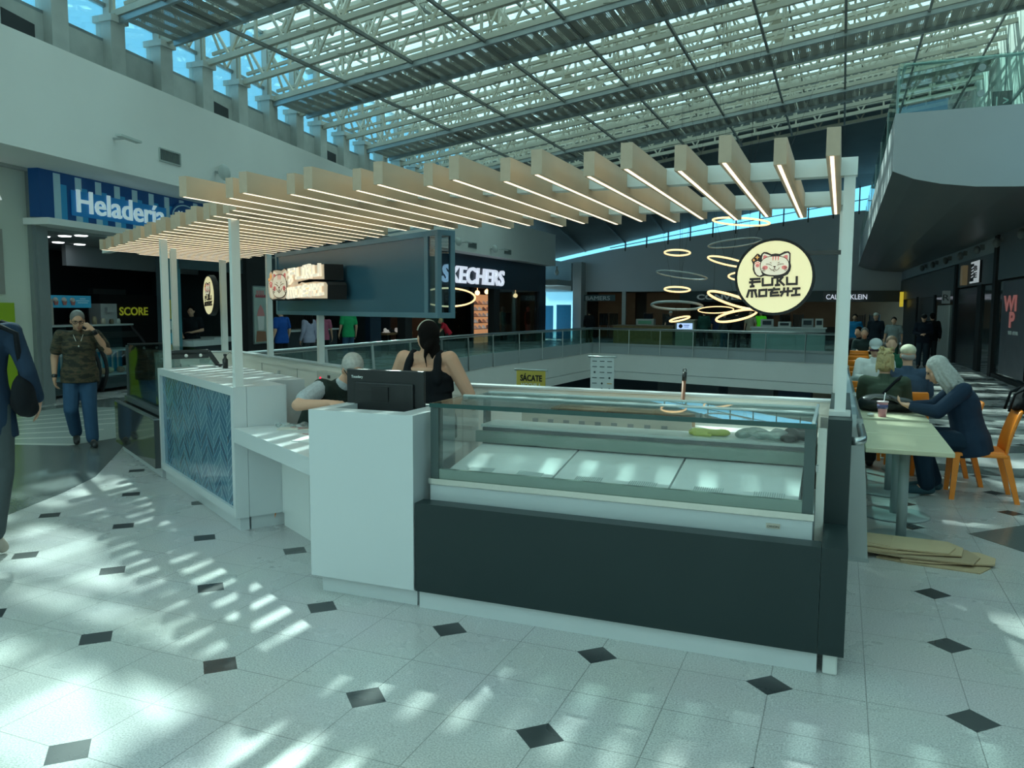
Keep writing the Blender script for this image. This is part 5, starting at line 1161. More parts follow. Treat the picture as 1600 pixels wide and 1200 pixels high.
jeans = cloth('denim_blue', (.035,.085,.16)); navy = cloth('navy_cloth', (.018,.035,.065)); blackc = cloth('black_cloth', (.008,.010,.013)); darkg = cloth('dark_grey_cloth', (.035,.04,.045))
greyhair = mat('grey_hair', (.14,.14,.135), .7, noise=.3, scale=40, bump=.5); silver = mat('silver_hair', (.42,.42,.40), .6, noise=.35, scale=45, bump=.6); darkhair = mat('dark_hair', (.007,.006,.006), .9, noise=.3, scale=40, bump=.5, spec=.1); blond = mat('blond_hair', (.50,.38,.18), .6, noise=.45, scale=45, bump=.6)
shoeb = mat('black_shoe', (.012,.014,.016), .5)
def camo():
    m = bpy.data.materials.new('camo_shirt'); m.use_nodes = True; n = m.node_tree; b = n.nodes['Principled BSDF']; b.inputs['Roughness'].default_value = .9
    tc = n.nodes.new('ShaderNodeTexCoord'); mp = n.nodes.new('ShaderNodeMapping'); mp.inputs['Scale'].default_value = (7,7,18); nz = n.nodes.new('ShaderNodeTexNoise'); nz.inputs['Scale'].default_value = 1.2; nz.inputs['Detail'].default_value = 2
    cr = n.nodes.new('ShaderNodeValToRGB'); cr.color_ramp.interpolation = 'CONSTANT'; el = cr.color_ramp.elements
    el[0].color = (.018,.020,.014,1); el[1].position = .45; el[1].color = (.050,.045,.026,1); q = el.new(.55); q.color = (.085,.058,.034,1); q = el.new(.62); q.color = (.035,.040,.024,1)
    n.links.new(tc.outputs['Object'], mp.inputs[0]); n.links.new(mp.outputs[0], nz.inputs['Vector']); n.links.new(nz.outputs['Fac'], cr.inputs[0]); n.links.new(cr.outputs[0], b.inputs['Base Color']); return m
def walker_x(e, J, hc, hz):
    h = lambda x,y,z: hc+hz@V((x,y,z)); b = MB()
    for s_ in (-1,1): b.tube([h(s_*.033+.026*math.cos(R(t)),.098,.006+.019*math.sin(R(t))) for t in range(0,360,30)], .0035, 5, closed=True); b.tube([h(s_*.058,.095,.01),h(s_*.078,.0,.01)],.003,5)
    b.tube([h(-.008,.102,.01),h(.008,.102,.01)],.003,5); b.make('glasses', black, e)
    b = MB(); c = J['che']; b.tube([c+V((-.055,.10,.055)),c+V((-.03,.125,-.02)),c+V((0,.135,-.075)),c+V((.03,.125,-.02)),c+V((.055,.10,.055))],.003,5); b.ell(c+V((0,.14,-.09)),(.009,.006,.014),n=6); b.make('pendant', mat('silver_chain', (.7,.7,.65), .3, metal=.8), e)
    w_ = J['wrl']; d = (J['wrl']-J['ell']).normalized(); b = MB(); b.cap(w_-d*.045,w_-d*.02,.036,.036); b.make('watch', black, e)
    w_ = J['wrr']; d = (J['wrr']-J['elr']).normalized(); b = MB(); b.cap(w_-d*.03,w_-d*.02,.034,.034); b.make('bracelet', black, e)
figure('grey-haired man in camouflage T-shirt and jeans walking with a hand at his ear', (-8.58,7.0,0), -129, sc=.965, fat=1.12, yaw=4, pitch=-14, skin=skin2,
    pose=dict(shl=(-.20,0,1.41), ell=(-.33,.02,1.19), wrl=(-.165,.12,1.47), hdl=(.75,-.12,.75), pnl=(.5,-.8,0), shr=(.20,0,1.41), elr=(.27,-.02,1.13), wrr=(.28,.06,.88), hea=(0,.045,1.585),
        knl=(-.09,.10,.50), anl=(-.11,.12,.08), tol=(-.13,.28,.035), knr=(.115,.10,.48), anr=(.07,-.16,.14), tor=(.07,-.03,.05)),
    top=camo(), sleeve=1, bottom=jeans, shoes=shoeb, hair=greyhair, vx=.010, extras=walker_x, curl=40)
def bag_x(e, J, hc, hz):
    b = MB(); b.ell((.25,-.04,.99),(.07,.12,.15),n=10); b.cap((.24,.0,.94),(.26,.02,.90),.09,.07); o = b.make('shoulder_bag', blackc, e); remesh(o,.02,4)
    b = MB(); b.tube([(.12,.05,1.47),(.22,.02,1.44),(.25,.02,1.10)],.018,6); b.tube([(.12,-.08,1.46),(.24,-.1,1.40),(.25,-.06,1.10)],.018,6); b.make('bag_strap', blackc, e)
figure('person in a dark coat with a black shoulder bag walking out of frame at left', (-5.61,3.78,0), 40, sc=1.08, fat=.92, pose=dict(anr=(.13,-.40,.15), knr=(.11,-.08,.50), tor=(.15,-.29,.05), anl=(-.10,.22,.09), tol=(-.11,.38,.04), knl=(-.10,.18,.50), elr=(.29,-.06,1.14), wrr=(.30,.10,.95)),
    top=navy, sleeve=2, bottom=cloth('grey_jeans', (.06,.075,.08)), shoes=mat('pale_sneaker', (.45,.40,.34), .7, noise=.2), hair=darkhair, coat=.10, extras=bag_x, vx=.012)
# seated man behind the till (faces +x)
def vest_x(e, J, hc, hz):
    b = MB(); sp = J['che']-J['pel']; ax = sp.normalized(); xd = (J['shr']-J['shl']).normalized(); yd = ax.cross(xd)
    b.loft([(J['pel']+sp*t,.222*k,.165*k,xd,yd) for t,k in ((-.05,1.05),(.3,1.05),(.6,1.06),(.9,.98),(1.06,.72))],20)
    for s_ in 'lr': b.cap(J['che'].lerp(J['sh'+s_],.2)+V((0,0,.0)), J['che'].lerp(J['sh'+s_],.85), .106, .092)
    b.cap(J['che'], J['nec'].lerp(J['che'],.45), .105, .09)
    o = b.make('vest', cloth('dark_vest', (.022,.035,.030)), e); remesh(o,.011,4)
    h = lambda x,y,z: hc+hz@V((x,y,z)); b = MB(); b.tube([h(-.06,.095,.0),h(.06,.095,.0)],.006,5); b.tube([h(.062,.09,.0),h(.078,.0,.01)],.004,5); b.make('glasses', black, e)
figure('balding grey-haired man in a dark vest leaning over behind the till counter', (-3.93,5.33,0), -90, sc=1., fat=1.12, yaw=-32, pitch=-36, skin=skin1,
    pose=dict(pel=(0,.0,.56), che=(0,.21,1.00), nec=(.01,.30,1.11), hea=(.02,.40,1.215), shl=(-.20,.24,1.06), shr=(.20,.22,1.08), elr=(.44,.19,.975), wrr=(.42,.46,1.00), hdr=(-.1,1,.05), pnr=(-.3,0,-1), ell=(-.24,.38,.86), wrl=(-.10,.58,.90), hdl=(.4,1,0), pnl=(0,0,-1),
        hil=(-.10,.02,.52), hir=(.10,.02,.52), knl=(-.14,.36,.50), knr=(.10,.32,.50), anl=(-.14,.36,.09), anr=(.10,.30,.09), tol=(-.14,.50,.04), tor=(.10,.46,.04)),
    top=cloth('pale_check_shirt', (.40,.44,.47), .3, 60), sleeve=1, bottom=darkg, shoes=shoeb, hair=silver, style='short', extras=vest_x, vx=.009, curl=45)
figure('dark-haired woman in a black tank top standing with her back to us', (-2.78,5.14,0), 8, sc=.945, fat=1.22, yaw=38, pitch=0, skin=skin1,
    pose=dict(che=(0,0,1.385), nec=(0,.0,1.465), hea=(0,.02,1.575), shl=(-.185,0,1.415), shr=(.185,0,1.415), ell=(-.34,.10,1.16), wrl=(-.18,.28,1.02), elr=(.33,.02,1.15), wrr=(.30,.24,1.02), hdl=(.5,.8,0), hdr=(-.3,.9,0), pnl=(0,0,-1), pnr=(0,0,-1)),
    top=blackc, tank=True, sleeve=0, bottom=darkg, shoes=shoeb, hair=darkhair, style='pony', vx=.008,
    extras=lambda e,J,hc,hz: (lambda b: (b.tube([hc+hz@V((.088*math.cos(R(t)),-.01,.03+.105*math.sin(R(t)))) for t in range(15,166,15)],.006,6), b.make('hairband', mat('hairband_pale', (.5,.5,.42), .4), e)))(MB()))
# long-haired man at the tables (faces -x)
def phone_x(e, J, hc, hz):
    b = MB(); m_ = J['wrl'].lerp(J['wrr'],.5)+V((0,.13,.045)); b.box(m_, (.075,.15,.010), M=Matrix.Rotation(R(35),3,'X')); b.make('phone', black, e)
figure('man with long grey hair and navy jacket seated at the near tables with a phone', (1.13,8.28,0), 90, sc=1., fat=1.12, yaw=0, pitch=-28,
    pose=dict(pel=(0,0,.54), che=(0,.10,.94), nec=(0,.17,1.06), hea=(0,.30,1.155), shl=(-.20,.10,1.00), shr=(.20,.10,1.00), ell=(-.25,.30,.80), elr=(.25,.28,.80), wrl=(-.09,.50,.815), wrr=(.06,.50,.815), hdl=(.3,1,.25), hdr=(-.2,1,.25), pnl=(.2,0,.9), pnr=(-.2,0,.9),
        hil=(-.10,.03,.52), hir=(.10,.03,.52), knl=(-.12,.42,.53), knr=(.12,.42,.53), anl=(-.10,.34,.09), anr=(.12,.26,.09), tol=(-.10,.52,.04), tor=(.14,.46,.04)),
    top=navy, sleeve=2, bottom=cloth('navy_trousers', (.012,.028,.05)), shoes=mat('teal_shoe', (.015,.06,.085), .6), hair=silver, style='long', extras=phone_x, vx=.009, curl=45)
def strap_x(e, J, hc, hz):
    b = MB(); b.tube([(.16,.04,1.05),(.10,-.13,1.00),(-.05,-.165,.82),(-.19,-.10,.62)],.016,6); b.make('bag_strap', blackc, e)
SEAT = dict(pel=(0,0,.54), che=(0,.03,.94), nec=(0,.05,1.05), hea=(0,.08,1.19), shl=(-.19,.03,.99), shr=(.19,.03,.99), ell=(-.23,.12,.76), elr=(.23,.12,.76), wrl=(-.13,.34,.80), wrr=(.13,.34,.80), hdl=(.3,1,0), hdr=(-.3,1,0), pnl=(0,0,-1), pnr=(0,0,-1),
    hil=(-.10,.03,.52), hir=(.10,.03,.52), knl=(-.12,.42,.53), knr=(.12,.42,.53), anl=(-.12,.40,.09), anr=(.12,.40,.09), tol=(-.12,.56,.04), tor=(.12,.56,.04))
figure('woman in a dark green jacket with a messy blond bun seated facing away', (.43,9.05,0), -4, sc=.98, fat=.98, pose=SEAT, top=cloth('green_jacket', (.060,.085,.060)), sleeve=2, bottom=darkg, shoes=shoeb, hair=blond, style='bun', extras=strap_x, vx=.010)
figure('man in a navy jacket and cream cap seated facing away', (.72,10.15,0), 0, sc=1.0, fat=1.12, pose=SEAT, top=cloth('blue_jacket', (.045,.075,.12)), sleeve=2, bottom=darkg, shoes=shoeb, hair=mat('cream_cap', (.62,.58,.42), .8, noise=.1), style='cap', vx=.011)
def sung_x(e, J, hc, hz):
    b = MB(); b.cap(hc+hz@V((-.055,.085,.008)),hc+hz@V((.055,.085,.008)),.018,.018,8); b.make('sunglasses', mat('dark_lens', (.05,.012,.03), .2), e)
figure('man in a white shirt, grey cap and sunglasses seated facing us', (.45,12.1,0), 176, sc=1.0, pose=SEAT, pitch=-22, top=cloth('white_shirt', (.72,.74,.72), .04), sleeve=2, bottom=darkg, shoes=shoeb, hair=mat('grey_cap', (.42,.45,.45), .8, noise=.1), style='cap', extras=sung_x, vx=.012)
# people further away
far = [
 ('dark-haired clerk in black standing behind the low pale counter', W(5.5,.75), -150, 1.0, cloth('black_polo', (.010,.014,.018)), 1, darkg, darkhair, 'short', 0, .014, skin1),
 ('person in a royal blue T-shirt standing at the dark shop counter', W(6.65,-1.0), 85, 1.0, cloth('royal_blue', (.012,.07,.30)), 1, blackc, darkhair, 'short', 0, .016, skin1),
 ('woman with long dark hair in a lavender top at the dark shop counter', W(8.15,-1.0), 80, .94, cloth('lavender', (.34,.34,.46)), 2, darkg, darkhair, 'longdark', 0, .016, skin1),
 ('woman in a pink top between the lavender woman and the man in green', W(10.3,-.4), 30, .93, cloth('pink_top', (.42,.12,.20)), 1, blackc, darkhair, 'short', 0, .018, skin1),
 ('man in a bright green T-shirt in the shop queue', W(10.75,-1.0), 60, 1.02, cloth('bright_green', (.02,.32,.12)), 1, jeans, darkhair, 'short', 0, .016, skin1),
 ('person in a red shirt bending by the shoe shop window', V((-13.9,27.4,0)), 120, .84, cloth('red_shirt', (.50,.02,.04)), 1, darkg, blond, 'short', 0, .02, skin1),
 ('dark figure by the far left clothing shop window', V((-11.35,37.5,0)), 20, .96, blackc, 2, blackc, darkhair, 'short', 0, .022, skin2),
 ('man in a white cap behind the ochre food counter', V((-7.3,37.0,0)), 180, .95, darkg, 1, blackc, mat('white_cap', (.6,.64,.64), .8), 'cap', 0, .022, skin1),
 ('person in dark green beside the khaki stall', V((-5.50,35.2,0)), 20, .98, cloth('dark_green', (.015,.06,.05)), 2, darkg, darkhair, 'short', 0, .022, skin1),
 ('person in khaki trousers second from the khaki stall', V((-5.02,35.6,0)), -20, .93, cloth('deep_navy', (.02,.03,.07)), 1, cloth('khaki', (.22,.20,.15)), darkhair, 'short', 0, .022, skin1),
 ('blond person in dark blue leaning by the far stalls', V((-4.62,35.1,0)), 40, .93, darkg, 2, cloth('teal_jeans', (.03,.08,.11)), blond, 'short', 0, .022, skin1),
 ('person all in black right of the group by the far stalls', V((-4.10,34.9,0)), 0, .98, blackc, 2, blackc, darkhair, 'short', 0, .022, skin1),
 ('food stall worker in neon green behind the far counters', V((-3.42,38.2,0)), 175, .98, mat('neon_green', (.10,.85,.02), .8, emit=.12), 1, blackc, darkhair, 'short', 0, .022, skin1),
 ('food stall worker in a beige apron beside the neon green one', V((-3.85,38.0,0)), 180, .94, cloth('beige_apron', (.42,.38,.28)), 1, blackc, blond, 'short', 0, .022, skin1),
 ('man in a dark jacket and cap looking down by the right shops', V((2.25,26.6,0)), 178, .93, cloth('night_jacket', (.012,.018,.030)), 2, cloth('slate_jeans', (.03,.045,.06)), blackc, 'cap', -25, .018, skin1),
 ('person in black standing just behind the man in the dark jacket', V((2.62,28.2,0)), 10, .95, blackc, 2, darkg, darkhair, 'short', 0, .022, skin1),
 ('person in a grey T-shirt standing among the far tables', V((1.42,26.0,0)), 170, .88, cloth('grey_tee', (.22,.27,.27)), 1, cloth('green_trousers', (.02,.07,.05)), darkhair, 'short', 0, .02, skin2),
 ('person in a bright blue T-shirt right of the canopy post', V((.40,28.5,0)), 170, .92, cloth('sky_blue', (.01,.16,.34)), 1, blackc, darkhair, 'short', 0, .02, skin2),
 ('man in a dark suit and pale cap by the far tables', V((.98,27.2,0)), 160, .95, cloth('dark_suit', (.012,.018,.026)), 2, darkg, mat('pale_cap', (.45,.47,.42), .8), 'cap', 0, .02, skin1)]
for lab, p, rz, sc_, tp, sl, bt, hr, stl, pit, vx_, sk in far:
    pose = {}
    if 'red shirt' in lab: pose = dict(che=(0,.20,1.28), nec=(0,.28,1.36), hea=(0,.36,1.46), shl=(-.19,.2,1.32), shr=(.19,.2,1.32), ell=(-.22,.3,1.08), elr=(.22,.3,1.08), wrl=(-.2,.42,.92), wrr=(.2,.42,.92))
    if 'looking down' in lab or 'clerk' in lab: pose = dict(ell=(-.25,.02,1.15), wrl=(-.05,.26,1.10), hdl=(.8,.5,.1), pnl=(0,0,-1), elr=(.26,.03,1.13), wrr=(.15,.26,1.0) if 'clerk' in lab else (.05,.26,1.08), hdr=(-.3,.9,0), pnr=(0,0,-1))
    figure(lab, (p.x,p.y,0), rz, pose=pose, sc=sc_, pitch=pit, skin=sk, top=tp, sleeve=sl, bottom=bt, shoes=shoeb, hair=hr, style=stl, vx=vx_, face=vx_ < .018)
for lab, p, rz, tp, hr, stl in (('person in dark green seated at the far tables facing us', (.50,20.0,0), 175, cloth('bottle_green', (.02,.04,.04)), greyhair, 'short'), ('person in black seated close to the canopy post at the far tables', (.42,21.0,0), 150, blackc, darkhair, 'short'),
      ('brown-haired person seated just behind the man in the white shirt', (.72,13.6,0), 180, cloth('green_shirt_dark', (.02,.10,.06)), mat('brown_hair', (.16,.09,.05), .7, noise=.3, scale=40), 'short')):
    figure(lab, p, rz, pose=SEAT, top=tp, sleeve=2, bottom=darkg, shoes=shoeb, hair=hr, style=stl, vx=.02, face=False)
# mannequins in the shoe shop window
def mannequin(p, m, tp, lab):
    o = figure(lab, p, -90, sc=1.05, skin=m, top=tp, sleeve=2, bottom=m if tp is not m else m, shoes=None, hair=None, vx=.02, face=False); o.name = 'mannequin'; o['category'] = 'mannequin'
mannequin((XS-.45,36.36,.02), mat('mannequin_grey', (.25,.27,.27), .5), cloth('pale_coat', (.42,.48,.42)), 'grey mannequin in a pale coat in the shoe shop window')
mannequin((XS-.5,39.9,.02), mat('mannequin_red', (.40,.10,.08), .5, emit=.05), cloth('red_coat', (.45,.10,.08)), 'reddish mannequin at the right of the shoe shop window')
# ---------------------------------------------------------------- tables and chairs on the right
def table(x0, x1, y0, y1, label, z=.74):
    cx_, cy_ = (x0+x1)/2, (y0+y1)/2; e = empty('dining_table', (cx_,cy_,0), label=label, cat='table', group='pale tables in a row')
    b = MB(); b.bx((x0-cx_,y0-cy_,z-.035),(x1-cx_,y1-cy_,z)); b.make('tabletop', tabletop, e, bevel=.006)
    b = MB(); b.lathe([(.001,.012),(.036,.012),(.036,z-.035),(.001,z-.035)],(0,0,0),20); b.make('pedestal', pedestal, e)
    b = MB(); b.lathe([(.001,0),(.27,0),(.275,.008),(.26,.016),(.05,.022),(.001,.022)],(0,0,0),32); b.make('base', pedestal, e)
    return e
nth = ['first','second','third','fourth','fifth','sixth','seventh','eighth','ninth']
table(.19,.75,6.10,6.88,'pale square table nearest the kiosk, beside the cardboard pile')
table(.19,.75,6.89,7.67,'pale table pushed against the nearest one')
table(.19,.75,7.84,8.60,'pale table holding the pink cup and the black handbag')
table(.52,.95,9.28,9.52,'pale table just behind the green jacketed woman')
table(.19,.80,10.75,11.4,'pale table between the cream cap man and the white shirt man')
table(.5,1.0,13.9,14.5,'pale table right of the row of chair backs')
for i,y in enumerate((14.9,16.6,18.6)): table(.25,.85,y,y+.6,'pale table far down the row, %s beyond the white shirt man'%nth[i])
def chair_proto():
    e = empty('plastic_chair', (0,0,0), label='x', cat='chair', group='orange plastic chairs')
    b = MB()   # faces +y ; seat shell
    S_ = [(-.20,-.20),(.20,-.20),(.21,.19),(.17,.22),(-.17,.22),(-.21,.19)]
    b.prism(S_, .425, .450); b.bx((-.22,-.21,.40),(-.19,.20,.435)); b.bx((.19,-.21,.40),(.22,.20,.435)); b.bx((-.2,.18,.40),(.2,.215,.43)); b.make('seat', orange, e, bevel=.01)
    b = MB(); n = 7
    V_ = []; F = []
    for j in range(n):
        t = j/(n-1); z = .43+t*.39; y = -.19-.10*t**1.4; w_ = .20+.012*math.sin(t*3)-.02*t
        for k in range(9):
            s_ = -1+2*k/8; V_.append((s_*w_, y-.035*(1-s_*s_)-0*(t), z))
    for j in range(n-1):
        for k in range(8): a = j*9+k; F.append((a,a+1,a+10,a+9))
    b.add(V_, F, 0, True); o = b.make('backrest', orange, e); m_ = o.modifiers.new('solid','SOLIDIFY'); m_.thickness = .028; m_.offset = 0; o.modifiers.new('bev','BEVEL').width = .008
    for (x,y,x1,y1) in ((-.20,.19,-.215,.215),(.20,.19,.215,.215),(-.19,-.19,-.21,-.30),(.19,-.19,.21,-.30)):
        b = MB(); P0, P1 = V((x,y,.43)), V((x1,y1,0)); d = (P1-P0)
        q_ = [(P0,.024,.028),(P1,.017,.020)]
        VV = [c+V((a*hx,b_*hy,0)) for c,hx,hy in q_ for b_ in (-1,1) for a in (-1,1)]
        b.add(VV, [(0,1,3,2),(4,6,7,5),(0,4,5,1),(2,3,7,6),(0,2,6,4),(1,5,7,3)]); b.make('leg', orange, e)
    return e
ch0 = chair_proto()
def chair(x, y, rz, label, first=[True]):
    if first[0]: c = ch0; first[0] = False
    else: c = copy_tree(ch0)
    c.location = (x,y,0); c.rotation_euler = (0,0,R(rz)); c['label'] = label; return c
chair(1.20,8.33,90,'orange plastic chair under the long-haired man')
chair(-3.92,5.30,-62,'orange plastic chair inside the kiosk behind the desk')
chair(.42,9.05,-90,'orange chair under the green jacketed woman')
chair(.72,9.98,0,'orange chair under the man in the cream cap')
chair(.45,12.15,180,'orange chair under the man in the white shirt')
chair(.98,8.95,100,'orange chair behind the long-haired man at the next table')
for i,(x,y) in enumerate(((.24,10.2),(.24,11.2),(.27,12.9),(.28,14.0),(.30,15.7),(.33,17.3),(.36,18.4),(.38,19.5))):
    chair(x,y,0,'orange chair back seen in the row by the railing, %s from the camera'%nth[i])
chair(.75,16.2,0,'orange chair alone right of the row by the railing'); chair(.50,20.0,175,'orange chair under the person in dark green'); chair(.42,21.0,150,'orange chair under the person in black'); chair(.72,13.62,180,'orange chair under the brown-haired person')
e = empty('backpack', (1.545,8.42,.90), label='black backpack hanging on the orange chair back at the right edge', cat='bag')
b = MB(); b.ell((0.03,0,.0),(.085,.18,.13),n=10); b.ell((.08,0,-.14),(.05,.15,.16),n=8); b.ell((-.06,0,-.05),(.035,.13,.05),n=8); o = b.make('bag_body', blackc, e); remesh(o,.014,4)
b = MB(); b.tube([(.0,-.1,.11),(-.08,-.1,.06),(-.12,-.1,-.10)],.012,6); b.tube([(.0,.1,.11),(-.08,.1,.06),(-.12,.1,-.10)],.012,6); b.make('strap', blackc, e)
# pink cup, tissue, handbag
e = empty('drink_cup', (.375,7.96,.74), label='pink takeaway cup with a white straw on the table', cat='cup')
b = MB(); b.lathe([(.001,0),(.033,0),(.045,.125),(.048,.13),(.046,.134),(.001,.134)],n=24); b.make('cup', mat('pink_cup', (.72,.30,.38), .3, noise=.05), e)
b = MB(); b.lathe([(.0405,.075),(.0445,.075),(.0465,.112),(.0425,.112)],n=24); b.make('print_band', mat('cup_navy', (.10,.10,.25), .4), e)
b = MB(); b.lathe([(.001,.133),(.050,.133),(.050,.142),(.001,.146)],n=24); b.make('lid', mat('cup_lid', (.80,.62,.64), .3), e)
b = MB(); b.tube([(0,0,.05),(.018,0,.22)],.004,6); b.make('straw', mat('straw_white', (.85,.85,.85), .4), e)
b = MB(); b.ell((.28,7.97,.755),(.035,.03,.016),n=6); tag(remesh(b.make('tissue', mat('tissue_white', (.75,.78,.74), .9)),.008,1),'crumpled white tissue left of the pink cup','tissue')
e = empty('handbag', (.42,8.38,.74), label='soft black handbag lying on the table behind the cup', cat='bag')
b = MB(); b.ell((-.05,0,.085),(.20,.12,.085),n=10); b.ell((.10,.02,.075),(.17,.10,.07),n=9); b.cap((-.2,0,.05),(.22,0,.04),.05,.04); remesh(b.make('bag_body', mat('soft_leather', (.014,.017,.02), .35, noise=.3, bump=.4), e),.012,3)
b = MB(); b.tube([(-.2,-.05,.07),(-.1,-.11,.14),(.05,-.12,.13),(.17,-.08,.08)],.009,6); b.make('handle', mat('bag_trim', (.05,.06,.05), .4), e)
# cardboard pile
random.seed(11)
for i,(x,y,w_,d_,rz,z,lab) in enumerate(((.62,6.02,.62,.34,-12,.006,'lowest'),(.70,6.06,.58,.30,9,.022,'second lowest'),(.55,6.08,.66,.36,-4,.038,'middle'),(.50,6.13,.60,.36,6,.054,'second highest'),(.46,6.14,.56,.34,-3,.070,'topmost'))):
    b = MB(); hx, hy = w_/2, d_/2
    b.prism([(-hx,-hy+.02),(-.1,-hy),(hx,-hy+.04),(hx+.05,hy*.2),(hx-.02,hy),(-hx+.03,hy-.01)], -.005, .005)
    b.prism([(-hx+.02,-hy+.05),(-hx+.2,-hy+.03),(-hx+.22,hy-.04),(-hx+.05,hy-.03)], .005, .009)
    o = b.make('cardboard_sheet', mat('cardboard_%d'%i, [(.44,.33,.20),(.50,.37,.23),(.40,.30,.19),(.52,.39,.24),(.56,.43,.27)][i], .85, noise=.08, scale=6)); o.location = (x,y,z); o.rotation_euler = (R(.6),R(-.5 if i%2 else .5),R(rz)); tag(o,'flattened cardboard box, %s in the pile by the table foot'%lab,'cardboard','flattened cardboard boxes')

# ---------------------------------------------------------------- right railing beside the kiosk
e = empty('void_handrail', (.13,5.9,0), label='steel handrail and glass railing running away right of the kiosk', cat='railing'); q = lambda *p: rel(p,e)
b = MB(); b.tube([q(.075,5.20,.915),q(.12,5.20,.915),q(.145,5.23,.92),q(.15,5.32,.92),q(.075,13,.92),q(-.06,29.3,.92)], .025, 10); b.make('handrail', steel, e)
b = MB(); b.bar(q(.085,5.35,1.02), q(-.10,29.3,1.02), .05, .08); b.make('cap_rail', mat('rail_pale_steel', (.42,.50,.52), .3, metal=.5), e)
b = MB(); b.bar(q(.085,6.0,.6), q(-.10,29.3,.6), .012, .76); b.make('glass_panel', railglass, e)
b = MB(); b.bar(q(.085,5.9,.15), q(-.10,29.3,.15), .05, .1); b.make('base_channel', alu, e)
for k in range(12):
    y = 5.87+k*1.9; b = MB(); sx_ = -.008*(y-5.87)-.005; q = lambda x,yy,z: rel((x+sx_,yy,z),e)
    b.add([q(.085,y-.012,0),q(.235,y-.012,0),q(.20,y-.012,.55),q(.165,y-.012,.97),q(.085,y-.012,.97),q(.085,y+.012,0),q(.235,y+.012,0),q(.20,y+.012,.55),q(.165,y+.012,.97),q(.085,y+.012,.97)],[(0,1,2,3,4),(9,8,7,6,5),(0,5,6,1),(1,6,7,2),(2,7,8,3),(3,8,9,4),(4,9,5,0)])
    b.bx(q(.085,y-.07,0),q(.24,y+.05,.012)); b.make('post', alu, e)
# gallery balustrade above
e = empty('gallery_railing', (.8,14.95,4.93), label='clear glass balustrade with a pale rail on the upper gallery', cat='railing'); q = lambda *p: rel(p,e)
b = MB(); b.bar(q(.72,14.95,5.34), q(4.0,14.95,5.34), .012, .80); b.bar(q(.71,15.0,5.34), q(.71,45,5.34), .012, .80); b.make('glass_panel', glass('gallery_glass', (.78,.92,.90), .06), e)
b = MB(); b.tube([q(.80,15.02,5.72),q(4.0,15.02,5.72)],.025,8); b.tube([q(.80,15.02,5.72),q(.80,45,5.72)],.025,8); b.make('handrail', mat('rail_pale', (.50,.58,.56), .35), e)
for k in range(10): y = 15.2+k*3.2; b = MB(); b.bx(q(.70,y,4.94),q(.74,y+.04,5.74)); b.make('post', alu, e)
b = MB()
for z in (5.15,5.55):
    for x in (1.9,3.3): b.ext([(.055*math.cos(R(t)),.055*math.sin(R(t))) for t in range(0,360,24)], q(x,14.93,z),(1,0,0),(0,0,1),(0,.04,0))
b.make('clamp_disc', mat('clamp_grey', (.32,.38,.37), .4), e)
e = empty('level_sign', (2.30,15.6,4.95), label='small dark level sign with a 1 and arrow on the gallery', cat='sign')
b = MB(); b.bx((-.14,0,0),(.14,.05,.36)); b.make('board', mat('level_dark', (.03,.045,.045), .5), e)
text('number', '1 >', (2.21,15.595,5.08), (1,0,0), (0,0,1), .15, .01, mat('level_white', (.7,.75,.72), .5), e, width=.18, bold=.01)

# ---------------------------------------------------------------- things in and on the kiosk
e = empty('monitor', (-2.60,4.27,.93), label='black flat monitor seen from behind standing in the till counter', cat='monitor')
b = MB(); b.box((0,0,.225),(.55,.028,.33)); b.box((0,-.022,.20),(.42,.022,.22)); b.make('housing', black, e, bevel=.006)
b = MB(); b.box((-.02,-.037,.24),(.12,.006,.09)); b.make('vesa_plate', mat('vesa_dark', (.006,.007,.008), .6), e)
b = MB(); b.box((0,0.03,.05),(.06,.03,.12)); b.box((0,.02,.008),(.24,.11,.016)); b.make('stand', black, e)
b = MB(); b.box((0,.0155,.225),(.53,.003,.31)); b.make('screen', mat('screen_dark', (.01,.012,.015), .1), e)
text('brand_text', 'Tousdery', (-2.84,4.2545,1.265), (1,0,0), (0,0,1), .016, .001, mat('print_white', (.7,.75,.75), .5), e, width=.085, bold=.02)
def at_desk(e_, n_, z=.80): p = D(e_, n_, z); return p
# magazines and clear bags on the desk
random.seed(2)
for i,(ee,nn_,w_,h_,rz,c,lab) in enumerate(((.62,.30,.30,.20,10,(.72,.72,.70),'white leaflet with red marks nearest the till on the desk'),(.80,.38,.26,.18,-20,(.70,.66,.64),'second leaflet with red print on the low desk'),(1.20,.36,.24,.14,25,(.62,.62,.56),'small paper sheet at the left end of the low desk'))):
    e = empty('leaflet', at_desk(ee,nn_,.801), R(rz), label=lab, cat='paper'); b = MB(); b.box((0,0,.003),(w_,h_,.006)); b.make('sheet', mat('paper_%d'%i, c, .6, noise=.1), e)
    b = MB(); 
    for k in range(4): b.box((random.uniform(-.08,.08),random.uniform(-.05,.05),.0075),(random.uniform(.05,.12),.015,.001),rz=random.random())
    b.make('print', mat('print_red', (.35,.05,.07), .6), e)
for i,(ee,nn_,lab) in enumerate(((.72,.38,'crumpled clear plastic bag beside the leaflets on the desk'),(1.32,.40,'flat clear plastic wrapper at the left end of the desk'))):
    p = at_desk(ee,nn_,.83); b = MB(); 
    for k in range(9): a = V((p.x+random.uniform(-.13,.13),p.y+random.uniform(-.06,.06),.812)); b.ell(a,(random.uniform(.03,.06),random.uniform(.02,.04),random.uniform(.010,.03)),Matrix.Rotation(random.random()*3,3,'Z'),6)
    tag(remesh(b.make('plastic_bag', glass('plastic_film', (.86,.92,.92), .18, rough=.2, milk=.25)), .009, 0), lab, 'bag')
